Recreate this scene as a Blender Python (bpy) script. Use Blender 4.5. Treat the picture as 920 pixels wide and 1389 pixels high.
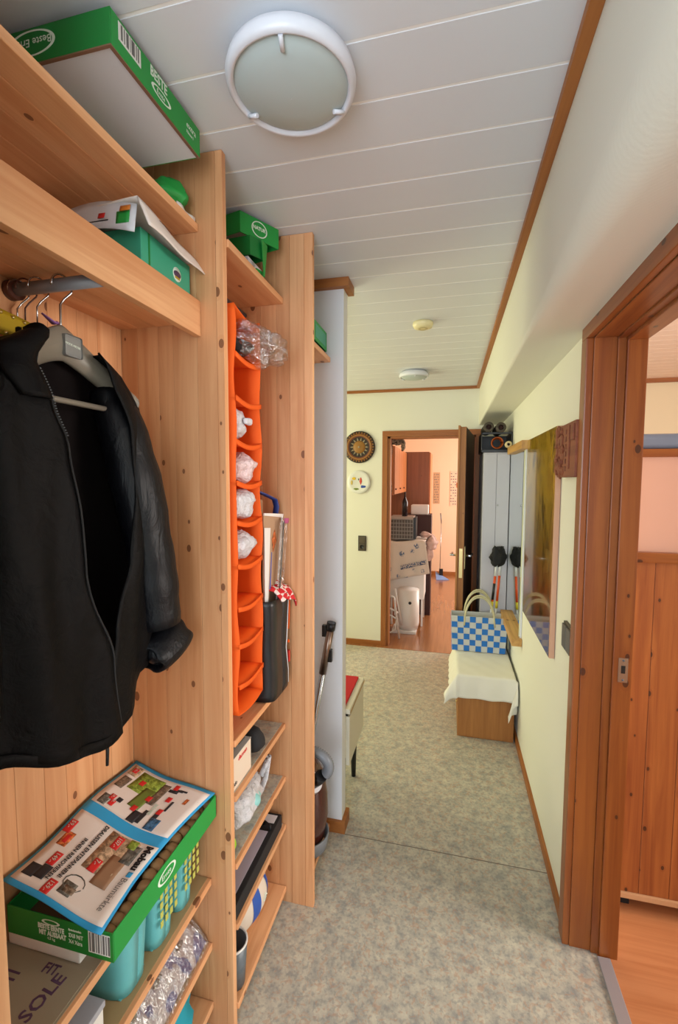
import bpy, math, random
from mathutils import Vector, Matrix
random.seed(7)
sc = bpy.context.scene
COL = sc.collection
for o in list(bpy.data.objects): bpy.data.objects.remove(o)

# ------------------------------------------------------------------ camera
cam = bpy.data.cameras.new('camera'); co = bpy.data.objects.new('camera', cam); COL.objects.link(co)
cam.sensor_fit = 'HORIZONTAL'; cam.sensor_width = 36; cam.lens = 615.2 / 920 * 36; cam.clip_start = .02
PI, YA, RO = .0718, .2391, .0031
cy, sy = math.cos(YA), math.sin(YA); cp, sp = math.cos(PI), math.sin(PI); cr, sr = math.cos(RO), math.sin(RO)
Bm = Matrix(((1, 0, 0), (0, 0, -1), (0, 1, 0)))
W2C = Matrix(((cr, -sr, 0), (sr, cr, 0), (0, 0, 1))) @ Matrix(((1, 0, 0), (0, cp, -sp), (0, sp, cp))) @ Bm @ Matrix(((cy, sy, 0), (-sy, cy, 0), (0, 0, 1)))
r0, r1, r2 = W2C
co.matrix_world = Matrix(((r0[0], -r1[0], -r2[0], 0), (r0[1], -r1[1], -r2[1], 0), (r0[2], -r1[2], -r2[2], 1.6), (0, 0, 0, 1)))
sc.camera = co
sc.view_settings.view_transform = 'Standard'; sc.view_settings.look = 'None'
sc.view_settings.exposure = -0.12; sc.view_settings.gamma = 1
# ------------------------------------------------------------------ world, window and fill light
w = bpy.data.worlds.new('world'); sc.world = w; w.use_nodes = True
w.node_tree.nodes['Background'].inputs[0].default_value = (.75, .85, 1, 1)
w.node_tree.nodes['Background'].inputs[1].default_value = .6

def area(name, loc, aim, sx, sy_, power, col, spread=180):
    l = bpy.data.lights.new(name, 'AREA'); l.shape = 'RECTANGLE'; l.size = sx; l.size_y = sy_
    l.energy = power; l.color = col; l.spread = math.radians(spread)
    o = bpy.data.objects.new(name, l); COL.objects.link(o); o.location = loc
    o.rotation_euler = (Vector(aim) - Vector(loc)).to_track_quat('-Z', 'Y').to_euler()
    return o
area('hall_front_fill', (-.28, -1.70, 1.45), (-.28, 3, 1.35), 1.1, 1.7, 56, (.82, .91, 1.0))  # added soft frontal fill behind the camera, source unseen
area('alcove_window_light', (-2.40, 3.15, 1.5), (0, 3.3, 1.2), 1.3, 1.25, 41, (1, .96, .60))
area('kitchen_window_light', (1.86, 6.3, 1.5), (-1, 6.3, 1.0), 1.5, 1.2, 92, (1, .96, .90))
area('side_room_window_light', (3.30, 1.15, 1.6), (0, 1.1, 1.2), 1.5, 1.3, 118, (1, .93, .86))

# ------------------------------------------------------------------ materials
def lin(c):
    return tuple(((v / 255) / 12.92 if v <= 10 else (((v / 255) + .055) / 1.055) ** 2.4) for v in c) + (1,)
def mat(name, rgb, rough=.6, metal=0, **k):
    m = bpy.data.materials.new(name); m.use_nodes = True
    p = m.node_tree.nodes['Principled BSDF']
    p.inputs['Base Color'].default_value = lin(rgb); p.inputs['Roughness'].default_value = rough
    p.inputs['Metallic'].default_value = metal
    for a, v in k.items(): p.inputs[a.replace('_', ' ')].default_value = v
    return m
def N(m, t, **k):
    n = m.node_tree.nodes.new(t)
    for a, v in k.items(): setattr(n, a, v)
    return n
def L(m, a, b): m.node_tree.links.new(a, b)
def PB(m): return m.node_tree.nodes['Principled BSDF']
def coords(m, scale=(1, 1, 1), rnd=True, rot=(0, 0, 0)):
    tc = N(m, 'ShaderNodeTexCoord'); mp = N(m, 'ShaderNodeMapping')
    mp.inputs['Scale'].default_value = scale; mp.inputs['Rotation'].default_value = rot
    if rnd:
        oi = N(m, 'ShaderNodeObjectInfo'); mu = N(m, 'ShaderNodeVectorMath', operation='MULTIPLY_ADD')
        L(m, oi.outputs['Random'], mu.inputs[0]); mu.inputs[1].default_value = (13.1, 7.7, 9.3)
        L(m, tc.outputs['Object'], mu.inputs[2]); L(m, mu.outputs[0], mp.inputs[0])
    else: L(m, tc.outputs['Object'], mp.inputs[0])
    return mp.outputs[0]
def ramp(m, fac, stops, interp='LINEAR'):
    r = N(m, 'ShaderNodeValToRGB'); cr_ = r.color_ramp; cr_.interpolation = interp
    while len(cr_.elements) < len(stops): cr_.elements.new(.5)
    for e, (p, c) in zip(cr_.elements, stops): e.position = p; e.color = c if len(c) == 4 else lin(c)
    L(m, fac, r.inputs[0]); return r.outputs[0]
def mix(m, fac, a, b, mode='MIX'):
    x = N(m, 'ShaderNodeMix', data_type='RGBA', blend_type=mode)
    for i, v in ((0, fac), (6, a), (7, b)):
        if isinstance(v, (int, float)): x.inputs[i].default_value = v
        elif isinstance(v, tuple): x.inputs[i].default_value = v if len(v) == 4 else lin(v)
        else: L(m, v, x.inputs[i])
    return x.outputs[2]
def noise(m, vec, scale, detail=3, rough=.5, dist=0):
    n = N(m, 'ShaderNodeTexNoise'); n.inputs['Scale'].default_value = scale; n.inputs['Detail'].default_value = detail
    n.inputs['Roughness'].default_value = rough; n.inputs['Distortion'].default_value = dist
    L(m, vec, n.inputs['Vector']); return n.outputs['Fac']
def bump(m, h, s=.3, d=.002):
    b = N(m, 'ShaderNodeBump'); b.inputs['Strength'].default_value = s; b.inputs['Distance'].default_value = d
    L(m, h, b.inputs['Height']); L(m, b.outputs[0], PB(m).inputs['Normal'])
def math_(m, op, a, b=None):
    x = N(m, 'ShaderNodeMath', operation=op)
    for i, v in enumerate((a, b)):
        if v is None: continue
        if isinstance(v, (int, float)): x.inputs[i].default_value = v
        else: L(m, v, x.inputs[i])
    return x.outputs[0]
def wood(name, light, dark, knot, axis='z', rough=.5, kn=1.0, tone=.22, coat=0):
    m = mat(name, light, rough)
    ax = 'xyz'.index(axis)
    s = [34, 34, 34]; s[ax] = 1.6
    g = noise(m, coords(m, tuple(s)), 1, 4, .6, .6)
    col = ramp(m, g, [(.30, dark), (.62, light), (1, light)])
    s2 = [9, 9, 9]; s2[ax] = 1.1
    broad = noise(m, coords(m, tuple(s2)), 1, 2, .5, .3)
    col = mix(m, ramp(m, broad, [(.4, (0, 0, 0, 1)), (.75, (.45, .45, .45, 1))]), col, dark)
    ks = [12, 12, 12]; ks[ax] = 4.6
    sx_ = N(m, 'ShaderNodeSeparateXYZ'); L(m, coords(m, (1, 1, 1)), sx_.inputs[0]); oth = [i for i in range(3) if i != ax]
    cb = N(m, 'ShaderNodeCombineXYZ'); L(m, math_(m, 'MULTIPLY', math_(m, 'ADD', sx_.outputs[oth[0]], sx_.outputs[oth[1]]), 13), cb.inputs[0])
    L(m, math_(m, 'MULTIPLY', sx_.outputs[ax], 8), cb.inputs[1])
    v = N(m, 'ShaderNodeTexVoronoi', voronoi_dimensions='2D'); v.inputs['Scale'].default_value = 1; L(m, cb.outputs[0], v.inputs['Vector'])
    sel = N(m, 'ShaderNodeSeparateColor'); L(m, v.outputs['Color'], sel.inputs[0])
    lim = math_(m, 'MULTIPLY', math_(m, 'GREATER_THAN', sel.outputs[0], 1 - .26 * kn), .085)
    lim = math_(m, 'MULTIPLY', lim, math_(m, 'ADD', sel.outputs[1], .35))
    k = math_(m, 'LESS_THAN', v.outputs['Distance'], lim)
    halo = math_(m, 'LESS_THAN', v.outputs['Distance'], math_(m, 'MULTIPLY', lim, 1.9))
    col = mix(m, math_(m, 'MULTIPLY', halo, .35), col, dark)
    col = mix(m, math_(m, 'MULTIPLY', k, .85), col, knot)
    oi = N(m, 'ShaderNodeObjectInfo')
    t = math_(m, 'ADD', math_(m, 'MULTIPLY', oi.outputs['Random'], tone), 1 - tone * .6)
    hs = N(m, 'ShaderNodeHueSaturation'); L(m, col, hs.inputs['Color']); L(m, t, hs.inputs['Value'])
    L(m, hs.outputs[0], PB(m).inputs['Base Color']); bump(m, g, .12, .001)
    if coat: PB(m).inputs['Coat Weight'].default_value = coat; PB(m).inputs['Coat Roughness'].default_value = .25
    return m
PL, PD, PK = (228, 172, 124), (207, 142, 93), (112, 62, 34)
pine = {a: wood('pine_' + a, PL, PD, PK, a, coat=.15) for a in 'xyz'}
orangewood = {a: wood('varnished_pine_' + a, (158, 90, 36), (126, 62, 20), (60, 26, 12), a, .38, .8, .1, coat=.25) for a in 'xyz'}
trimwood = {a: wood('trim_wood_' + a, (170, 106, 48), (144, 82, 32), (84, 40, 20), a, .5, .1, .1) for a in 'xyz'}
knotty = wood('knotty_pine', (168, 98, 46), (132, 66, 28), (52, 24, 12), 'z', .45, 1.7, .2, coat=.2)
oak = wood('veneer', (176, 118, 58), (150, 94, 42), (110, 64, 30), 'z', .5, .2, .06)
lightwood = wood('light_wood_rail', (206, 160, 92), (176, 126, 64), (120, 80, 40), 'y', .5, .2, .06)

def wallpaper(name, rgb):
    m = mat(name, rgb, .85)
    c = coords(m, (1, 1, 1), False)
    wv = N(m, 'ShaderNodeTexWave', bands_direction='DIAGONAL'); wv.inputs['Scale'].default_value = 48
    wv.inputs['Distortion'].default_value = 2.5; wv.inputs['Detail'].default_value = 2; L(m, c, wv.inputs['Vector'])
    h = mix(m, .75, wv.outputs['Fac'], noise(m, c, 190, 3))
    bump(m, h, .16, .0012); return m
wall_m = wallpaper('wallpaper', (232, 231, 216))
white_wall = wallpaper('white_wallpaper', (234, 236, 240))
cream_wall = wallpaper('cream_wallpaper', (236, 226, 196))
peach_wall = wallpaper('peach_wallpaper', (240, 204, 170))
ceil_m = mat('ceiling_panel', (220, 223, 228), .5)
bump(ceil_m, noise(ceil_m, coords(ceil_m, (3, 60, 60)), 1, 3), .08, .001)
joint_m = mat('lit_ceiling_joint', (250, 250, 248), .5)  # whiter than the planks: light caught by the rounded joints, put into colour
pinkceil = mat('side_ceiling', (240, 218, 204), .6)
groove_m = mat('dark_groove', (120, 110, 100), .8)

vinyl = mat('vinyl_floor', (160, 155, 135), .42)
c = coords(vinyl, (1, 1, 1), False)
n1 = noise(vinyl, c, 26, 4, .65); n2 = noise(vinyl, c, 75, 3, .6); n3 = noise(vinyl, c, 48, 2, .5, 1.5)
cc = ramp(vinyl, n1, [(.32, (154, 153, 146)), (.5, (184, 178, 162)), (.68, (204, 198, 178))])
cc = mix(vinyl, ramp(vinyl, n2, [(.50, (0, 0, 0, 1)), (.62, (.48, .48, .48, 1))]), cc, (128, 130, 130))
cc = mix(vinyl, ramp(vinyl, n3, [(.54, (0, 0, 0, 1)), (.64, (.45, .45, .45, 1))]), cc, (186, 142, 112))
vv = N(vinyl, 'ShaderNodeTexVoronoi'); vv.inputs['Scale'].default_value = 42; L(vinyl, c, vv.inputs['Vector'])
cc = mix(vinyl, ramp(vinyl, vv.outputs['Distance'], [(.10, (.35, .35, .35, 1)), (.28, (0, 0, 0, 1))]), cc, (206, 200, 180))
L(vinyl, cc, PB(vinyl).inputs['Base Color']); bump(vinyl, n2, .1, .001)

laminate = wood('laminate', (206, 138, 92), (186, 116, 72), (150, 90, 55), 'x', .28, .1, .10, coat=.3)
kitchen_lam = wood('kitchen_laminate', (164, 110, 66), (140, 88, 50), (120, 60, 30), 'y', .22, .0, .10, coat=.5)

green = mat('green_card', (28, 150, 62), .5); dkgreen = mat('dark_green_card', (16, 120, 48), .5)
teal = mat('teal_card', (62, 160, 128), .45)
card_in = mat('raw_cardboard', (128, 92, 70), .8); white_card = mat('white_card', (214, 214, 220), .6)
white_p = mat('white_plastic', (232, 230, 226), .35); paper = mat('paper', (226, 214, 206), .7)
ink = mat('dark_print', (40, 36, 40), .7); red = mat('red_print', (206, 36, 34), .6); blue = mat('blue_print', (46, 158, 214), .5)
greyink = mat('grey_print', (110, 106, 104), .7); purpleink = mat('purple_print', (84, 56, 84), .7)
print_white = mat('white_print', (226, 236, 222), .6)
steel = mat('steel', (180, 182, 186), .25, 1); darksteel = mat('dark_steel', (105, 112, 122), .35, .8)
brown_plastic = mat('brown_plastic', (84, 46, 34), .4)
black = mat('black_plastic', (20, 20, 22), .4); blackm = mat('black_matt', (24, 23, 25), .8)
orange = mat('orange_fabric', (255, 112, 24), .7)
def addtrans(m, rgb, f):
    t = N(m, 'ShaderNodeBsdfTranslucent'); t.inputs[0].default_value = lin(rgb)
    mx = N(m, 'ShaderNodeMixShader'); mx.inputs[0].default_value = f
    out = m.node_tree.nodes['Material Output']; L(m, PB(m).outputs[0], mx.inputs[1]); L(m, t.outputs[0], mx.inputs[2]); L(m, mx.outputs[0], out.inputs[0])
addtrans(orange, (255, 120, 30), .35)
PB(orange).inputs['Emission Strength'].default_value = 0
coatfab = mat('black_jacket_cloth', (8, 7, 8), .6, 0, Specular_IOR_Level=.14)
c = coords(coatfab, (1, 1, 1), False); bump(coatfab, noise(coatfab, c, 22, 4, .6, .6), .5, .008)
liningfab = mat('jacket_lining', (16, 10, 10), .8, 0, Specular_IOR_Level=.1)
navyfab = mat('navy_sleeve_cloth', (9, 10, 15), .45, 0, Specular_IOR_Level=.25); c = coords(navyfab, (1, 1, .4), False); bump(navyfab, noise(navyfab, c, 28, 4, .6, .8), .6, .008)
taupe = mat('taupe_plastic', (128, 120, 108), .4)
yellowfab = mat('mustard_leather', (176, 146, 22), .6); brass = mat('brass', (220, 200, 140), .3, 1)
purple = mat('purple_fabric', (156, 110, 180), .6)
grey_metal = mat('grey_lacquered_metal', (190, 188, 196), .4)
frosted = mat('frosted_glass', (186, 200, 200), .45)
addnone = 0
lamp_white = mat('lamp_rim', (222, 224, 232), .3)
cloth_white = mat('white_tablecloth', (232, 228, 214), .9)
c = coords(cloth_white, (1, 1, 1), False); bump(cloth_white, noise(cloth_white, c, 120, 2), .3, .001)
bagblue = mat('blue_strip', (28, 112, 196), .4); bagwhite = mat('white_strip', (206, 206, 200), .5); rope = mat('cream_handle', (196, 188, 150), .5)
mirror_m = mat('mirror_glass', (225, 232, 230), .015, 1)
redfab = mat('red_upholstery', (196, 22, 34), .85); cream_lac = mat('cream_lacquer', (222, 216, 196), .5)
clay = wood('carved_wood', (142, 78, 48), (112, 56, 34), (60, 30, 20), 'y', .7, .2)
switch_m = mat('dark_switch', (66, 58, 48), .4)
hose_m = mat('hose_grey', (120, 124, 130), .4); vac_m = mat('vacuum_brown', (74, 34, 26), .25, 0, Coat_Weight=.4)
peachboard = mat('peach_fabric', (214, 166, 144), .85)
bluegrey = mat('blue_grey_bag', (120, 130, 150), .5)
alu = mat('aluminium', (196, 198, 204), .35, .6)
def film_mat(name, rgb, alpha=.35, rough=.12):
    m = mat(name, rgb, rough); PB(m).inputs['Alpha'].default_value = alpha
    c = coords(m, (1, 1, 1)); bump(m, noise(m, c, 45, 3, .6, 1.0), 1.0, .012); return m
film = mat('clear_plastic_film', (235, 232, 232), .15)
_t = N(film, 'ShaderNodeBsdfTransparent'); _g = N(film, 'ShaderNodeBsdfGlossy'); _g.inputs['Roughness'].default_value = .14; _m = N(film, 'ShaderNodeMixShader'); _m.inputs[0].default_value = .30
_b = N(film, 'ShaderNodeBump'); _b.inputs['Strength'].default_value = 1; _b.inputs['Distance'].default_value = .02
L(film, noise(film, coords(film, (1, 1, 1)), 38, 3, .6, 1.2), _b.inputs['Height']); L(film, _b.outputs[0], _g.inputs['Normal'])
L(film, _t.outputs[0], _m.inputs[1]); L(film, _g.outputs[0], _m.inputs[2]); L(film, _m.outputs[0], film.node_tree.nodes['Material Output'].inputs[0])
milky = film_mat('milky_plastic', (226, 224, 228), .82, .25)
pinkmilk = film_mat('pink_plastic', (232, 206, 206), .85, .3)
teal_plastic = mat('teal_plastic', (112, 196, 200), .3, 0, Alpha=.78)
tealfab = mat('teal_cloth', (30, 150, 170), .8)
potato_m = mat('potato_skin', (184, 136, 88), .8)
vinylshelf = vinyl

# ------------------------------------------------------------------ mesh building
class MB:
    def __init__(s): s.v = []; s.f = []; s.sm = []
    def add(s, vs, fs, smooth=False):
        b = len(s.v); s.v += [Vector(p) for p in vs]
        s.f += [tuple(b + i for i in f) for f in fs]; s.sm += [smooth] * len(fs); return s
    def box(s, x0, x1, y0, y1, z0, z1, bev=0):
        x0, x1 = sorted((x0, x1)); y0, y1 = sorted((y0, y1)); z0, z1 = sorted((z0, z1))
        vs = [(x, y, z) for x in (x0, x1) for y in (y0, y1) for z in (z0, z1)]
        return s.add(vs, [(0, 1, 3, 2), (4, 6, 7, 5), (0, 4, 5, 1), (2, 3, 7, 6), (0, 2, 6, 4), (1, 5, 7, 3)])
    def prism(s, poly, axis, a, b):   # poly: 2d points in the two other axes (cyclic order)
        def P(p, t):
            q = list(p); q.insert('xyz'.index(axis), t); return tuple(q)
        n = len(poly); vs = [P(p, a) for p in poly] + [P(p, b) for p in poly]
        fs = [tuple(range(n)), tuple(range(2 * n - 1, n - 1, -1))] + [(i, (i + 1) % n, n + (i + 1) % n, n + i) for i in range(n)]
        return s.add(vs, fs)
    def tube(s, pts, r, n=10, cap=True, smooth=True, flat=1.0):
        pts = [Vector(p) for p in pts]; m = len(pts); rs = r if isinstance(r, (list, tuple)) else [r] * m
        vs = []; prev = None
        for i, p in enumerate(pts):
            d = (pts[min(i + 1, m - 1)] - pts[max(i - 1, 0)]).normalized()
            if prev is None:
                a = Vector((0, 0, 1)) if abs(d.z) < .9 else Vector((1, 0, 0)); u = d.cross(a).normalized()
            else: u = (prev - d * prev.dot(d)).normalized()
            prev = u; v = d.cross(u)
            for k in range(n):
                t = 2 * math.pi * k / n; vs.append(p + u * math.cos(t) * rs[i] + v * math.sin(t) * rs[i] * flat)
        fs = [(i * n + k, i * n + (k + 1) % n, (i + 1) * n + (k + 1) % n, (i + 1) * n + k) for i in range(m - 1) for k in range(n)]
        s.add(vs, fs, smooth)
        if cap:
            b = len(s.v) - m * n
            s.f += [tuple(b + k for k in range(n - 1, -1, -1)), tuple(b + (m - 1) * n + k for k in range(n))]; s.sm += [False, False]
        return s
    def lathe(s, prof, c, axis='z', n=40, smooth=True, sq=(1, 1)):   # prof: (r, h)
        vs = []; c = Vector(c)
        for r, h in prof:
            for k in range(n):
                t = 2 * math.pi * k / n; a, b = r * math.cos(t) * sq[0], r * math.sin(t) * sq[1]
                q = {'z': (a, b, h), 'y': (a, h, b), 'x': (h, a, b)}[axis]; vs.append(c + Vector(q))
        m = len(prof)
        return s.add(vs, [(i * n + k, i * n + (k + 1) % n, (i + 1) * n + (k + 1) % n, (i + 1) * n + k) for i in range(m - 1) for k in range(n)], smooth)
    def grid(s, f, nu, nv, smooth=True, closed=False):
        vs = [f(i / (nu - 1), j / (nv - 1)) for j in range(nv) for i in range(nu)]
        return s.add(vs, [(j * nu + i, j * nu + i + 1, (j + 1) * nu + i + 1, (j + 1) * nu + i) for j in range(nv - 1) for i in range(nu - 1)], smooth)
    def blob(s, c, r, seed=0, amp=.15, n=16, k=3.0):
        c = Vector(c); rnd = random.Random(seed); ph = [rnd.uniform(0, 6.3) for _ in range(9)]
        def f(u, v):
            th = 2 * math.pi * u; p = math.pi * v
            d = Vector((math.sin(p) * math.cos(th), math.sin(p) * math.sin(th), math.cos(p)))
            q = 1 + amp * (math.sin(k * d.x + ph[0]) + math.sin(k * 1.3 * d.y + ph[1]) + math.sin(k * 1.7 * d.z + ph[2]) + .6 * math.sin(k * 3 * d.x + ph[3]) * math.sin(k * 2.7 * d.z + ph[4]) + .5 * math.sin(k * 5 * d.y + ph[5])) * .5
            return c + Vector((d.x * r[0], d.y * r[1], d.z * r[2])) * q
        return s.grid(f, 2 * n + 1, n + 1)
OR = {}
def fin(me, m, name, mb):
    for i, p in enumerate(me.polygons): p.use_smooth = mb.sm[i]
    if m: me.materials.append(m)
def obj(name, mb, m, parent=None, bev=0, solid=0, sub=0, weld=False):
    if parent is not None: o0 = OR[parent.name]
    else:
        xs = [v.x for v in mb.v]; ys = [v.y for v in mb.v]; zs = [v.z for v in mb.v]
        o0 = Vector(((min(xs) + max(xs)) / 2, (min(ys) + max(ys)) / 2, min(zs)))
    me = bpy.data.meshes.new(name); me.from_pydata([v - o0 for v in mb.v], [], mb.f); fin(me, m, name, mb); me.update()
    o = bpy.data.objects.new(name, me); COL.objects.link(o)
    import bmesh
    bm = bmesh.new(); bm.from_mesh(me)
    if weld: bmesh.ops.remove_doubles(bm, verts=bm.verts, dist=1e-5)
    if not any(mb.sm): bmesh.ops.recalc_face_normals(bm, faces=bm.faces)
    if bev: bmesh.ops.bevel(bm, geom=bm.edges[:], offset=bev, segments=1 if bev < .002 else 2, affect='EDGES', profile=.7)
    bm.to_mesh(me); bm.free()
    if parent is not None: o.parent = parent; OR[o.name] = o0
    else: o.location = o0; OR[o.name] = o0
    if solid: q = o.modifiers.new('solid', 'SOLIDIFY'); q.thickness = solid; q.offset = 0
    if sub: q = o.modifiers.new('sub', 'SUBSURF'); q.levels = sub; q.render_levels = sub
    return o
def box(name, x0, x1, y0, y1, z0, z1, m, parent=None, bev=.0012): return obj(name, MB().box(x0, x1, y0, y1, z0, z1), m, parent, bev)
def empty(name, loc):
    o = bpy.data.objects.new(name, None); o.empty_display_size = .05; COL.objects.link(o); o.location = loc; OR[o.name] = Vector(loc); return o
def tag(o, label, cat, group=None):
    o['label'] = label; o['category'] = cat
    if group: o['group'] = group
    return o
def thing(name, loc, label, cat, group=None): return tag(empty(name, loc), label, cat, group)
def struct(o): o['kind'] = 'structure'; return o
def text(name, s, size, loc, d, up, m, parent, sx=1.0, bold=0, align='LEFT'):
    cu = bpy.data.curves.new('t', 'FONT'); cu.body = s; cu.size = size; cu.extrude = .0002; cu.offset = bold; cu.align_x = align; cu.align_y = 'CENTER'; cu.resolution_u = 2
    t = bpy.data.objects.new('t', cu); me = bpy.data.meshes.new_from_object(t)
    bpy.data.objects.remove(t); bpy.data.curves.remove(cu)
    me.materials.clear(); me.materials.append(m)
    d = Vector(d).normalized(); up = Vector(up); up = (up - d * up.dot(d)).normalized(); nn = d.cross(up)
    M = Matrix((d * sx, up, nn)).transposed().to_4x4(); M.translation = Vector(loc) - OR[parent.name]
    me.transform(M)
    o = bpy.data.objects.new(name, me); COL.objects.link(o); o.parent = parent; OR[o.name] = OR[parent.name]; return o

# ------------------------------------------------------------------ STRUCTURE
CZ = 2.43; WR = .43; FY = 4.26
fl = struct(box('floor', -2.5, .515, -1.8, 4.20, -.03, 0, vinyl, bev=0))
for y in (1.891,): box('seam', -.43, .428, y, y + .0035, 0, .0008, groove_m, fl, 0)
ce = struct(box('ceiling', -2.5, WR, -1.8, FY, CZ + .014, CZ + .05, joint_m, bev=0))
for k in range(-19, 24):
    y = .903 + .142 * k
    if y > FY: continue
    box('ceiling_plank', -2.5, .24, y + .003, min(y + .139, FY), CZ, CZ + .013, ceil_m, ce, .001); box('joint_bead', -2.5, .2395, y - .0038, y + .0038, CZ + .0008, CZ + .012, joint_m, ce, .0008)
rw = MB()
rw.box(WR, .57, 1.60, FY, 0, 2.6); rw.box(WR, .57, -1.8, .75, 0, 2.6); rw.box(WR, .57, .75, 1.6, 2.045, 2.6)
struct(obj('wall_right', rw, wall_m))
# bulkhead with a rounded lower edge whose radius grows towards the camera
def bulk(u, v):
    y = FY - u * (FY + 1.8); r = .012 + max(0, min(1, (1.7 - y) / 1.1)) ** 1.2 * .085
    zb = 2.085
    if v < .2: return (.24, y, CZ + (zb + r - CZ) * v / .2)
    if v < .8:
        a = (v - .2) / .6 * math.pi / 2; return (.24 + r - r * math.cos(a), y, zb + r - r * math.sin(a))
    return (.24 + r + (WR - .24 - r) * (v - .8) / .2, y, zb)
struct(obj('wall_bulkhead', MB().grid(bulk, 40, 16), wall_m))
# back wall with kitchen doorway
DX0, DX1, DZ = -.57, .22, 2.0
bw = MB(); bw.box(-2.5, DX0, FY, FY + .10, 0, 2.6); bw.box(DX1, WR + .14, FY, FY + .10, 0, 2.6); bw.box(DX0, DX1, FY, FY + .10, DZ, 2.6)
struct(obj('wall_back', bw, wall_m))
struct(box('wall_left', -.98, -.90, -1.8, 1.905, 0, 2.6, white_wall, bev=0))
struct(box('wall_partition', -2.5, -.447, 1.905, 1.975, 0, 2.6, white_wall, bev=0))
aw = MB(); aw.box(-2.6, -2.5, 1.9, 2.5, 0, 2.6); aw.box(-2.6, -2.5, 3.8, FY + .1, 0, 2.6); aw.box(-2.6, -2.5, 2.5, 3.8, 0, .85); aw.box(-2.6, -2.5, 2.5, 3.8, 2.15, 2.6)
struct(obj('wall_alcove', aw, wall_m))
def window(n, f, pane):
    o = struct(obj('window_%d' % n, f, white_p)); obj('pane', pane, mat('window_pane', (255, 255, 255), .02, 0, Transmission_Weight=1), o); return o
f = MB(); [f.box(-2.58, -2.52, a, b, c_, d) for a, b, c_, d in ((2.5, 3.8, .85, .91), (2.5, 3.8, 2.09, 2.15), (2.5, 2.56, .85, 2.15), (3.74, 3.8, .85, 2.15), (3.12, 3.18, .85, 2.15))]
window(1, f, MB().box(-2.553, -2.547, 2.5, 3.8, .85, 2.15))
re = MB(); re.box(-.98, -.86, -1.9, -1.8, 0, 2.6); re.box(.3, .57, -1.9, -1.8, 0, 2.6); re.box(-.86, .3, -1.9, -1.8, 2.35, 2.6); re.box(-.86, .3, -1.9, -1.8, 0, .5)
struct(obj('wall_rear', re, white_wall))
f = MB(); [f.box(a, b, -1.88, -1.82, c_, d) for a, b, c_, d in ((-.86, .3, .5, .56), (-.86, .3, 2.29, 2.35), (-.86, -.8, .5, 2.35), (.24, .3, .5, 2.35))]
window(2, f, MB().box(-.86, .3, -1.853, -1.847, .5, 2.35))  # unseen window added behind the camera to go with the frontal fill
# trims
def trim(n, *a, m=trimwood['y']): return struct(box('trim_%d' % n, *a, m, bev=.003))
trim(1, .214, .24, -1.8, FY, CZ - .022, CZ)
trim(2, -2.5, .24, FY - .022, FY, CZ - .024, CZ, m=trimwood['x'])
t3 = MB().box(-.90, -.42, 1.875, 1.905, CZ - .036, CZ).box(-.447, -.42, 1.905, 1.99, CZ - .036, CZ); struct(obj('trim_3', t3, trimwood['x'], bev=.002))
bs = MB().box(-.90, -.43, 1.89, 1.905, 0, .055).box(-.447, -.43, 1.905, 1.99, 0, .055); struct(obj('baseboard_partition', bs, trimwood['x'], bev=.002))
struct(box('baseboard_right', .417, WR, 1.66, 3.42, 0, .042, trimwood['y'], bev=.002))
struct(box('baseboard_back', -2.5, -.62, FY - .013, FY, 0, .045, trimwood['x'], bev=.002))

# right doorway (casing, jamb, rebate, head, strike plate)
d2 = struct(empty('door_2', (.49, 1.6, 0)))
ow = orangewood
box('casing', .408, .43, 1.60, 1.655, 0, 2.045, ow['z'], d2, .004)
box('casing', .408, .43, .695, .75, 0, 2.045, ow['z'], d2, .004)
box('casing', .408, .43, .695, 1.655, 2.045, 2.095, ow['y'], d2, .004)
box('jamb', .43, .4955, 1.598, 1.62, 0, 2.06, ow['z'], d2, .002)
box('jamb', .4955, .519, 1.592, 1.62, 0, 2.06, ow['z'], d2, .002)
box('jamb', .519, .575, 1.583, 1.62, 0, 2.06, ow['z'], d2, .003)
box('jamb', .43, .575, .73, .752, 0, 2.06, ow['z'], d2, .002)
box('head_jamb', .43, .4955, .752, 1.598, 2.042, 2.065, ow['y'], d2, .002)
box('head_jamb', .4955, .519, .752, 1.592, 2.036, 2.065, ow['y'], d2, .002)
box('head_jamb', .519, .575, .752, 1.583, 2.026, 2.065, ow['y'], d2, .003)
sp_ = box('strike_plate', .535, .563, 1.5815, 1.583, .955, 1.035, steel, d2, .0005)
box('latch_hole', .543, .555, 1.5808, 1.5815, .985, 1.01, black, sp_, 0)
for z in (.963, 1.027): obj('screw', MB().lathe([(.0035, 0), (.0035, -.0008), (0, -.0008)], (.549, 1.5815, z), 'y', 10), darksteel, sp_)
d2s = struct(box('threshold_strip', .512, .552, .752, 1.578, 0, .009, alu, bev=.003)); d2s.name = 'trim_4'
# kitchen doorway frame
d1 = struct(empty('door_1', (-.18, FY, 0)))
kw = trimwood
box('casing', DX0 - .05, DX0, FY - .015, FY, 0, DZ, kw['z'], d1, .003)
box('casing', DX1, DX1 + .05, FY - .015, FY, 0, DZ, kw['z'], d1, .003)
box('casing', DX0 - .05, DX1 + .05, FY - .015, FY, DZ, DZ + .05, kw['x'], d1, .003)
box('jamb', DX0, DX0 + .025, FY, FY + .10, 0, DZ, kw['z'], d1, .002)
box('jamb', DX1 - .02, DX1, FY, FY + .10, 0, DZ, kw['z'], d1, .002)
box('head_jamb', DX0, DX1, FY, FY + .10, DZ - .02, DZ, kw['x'], d1, .002)
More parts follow.
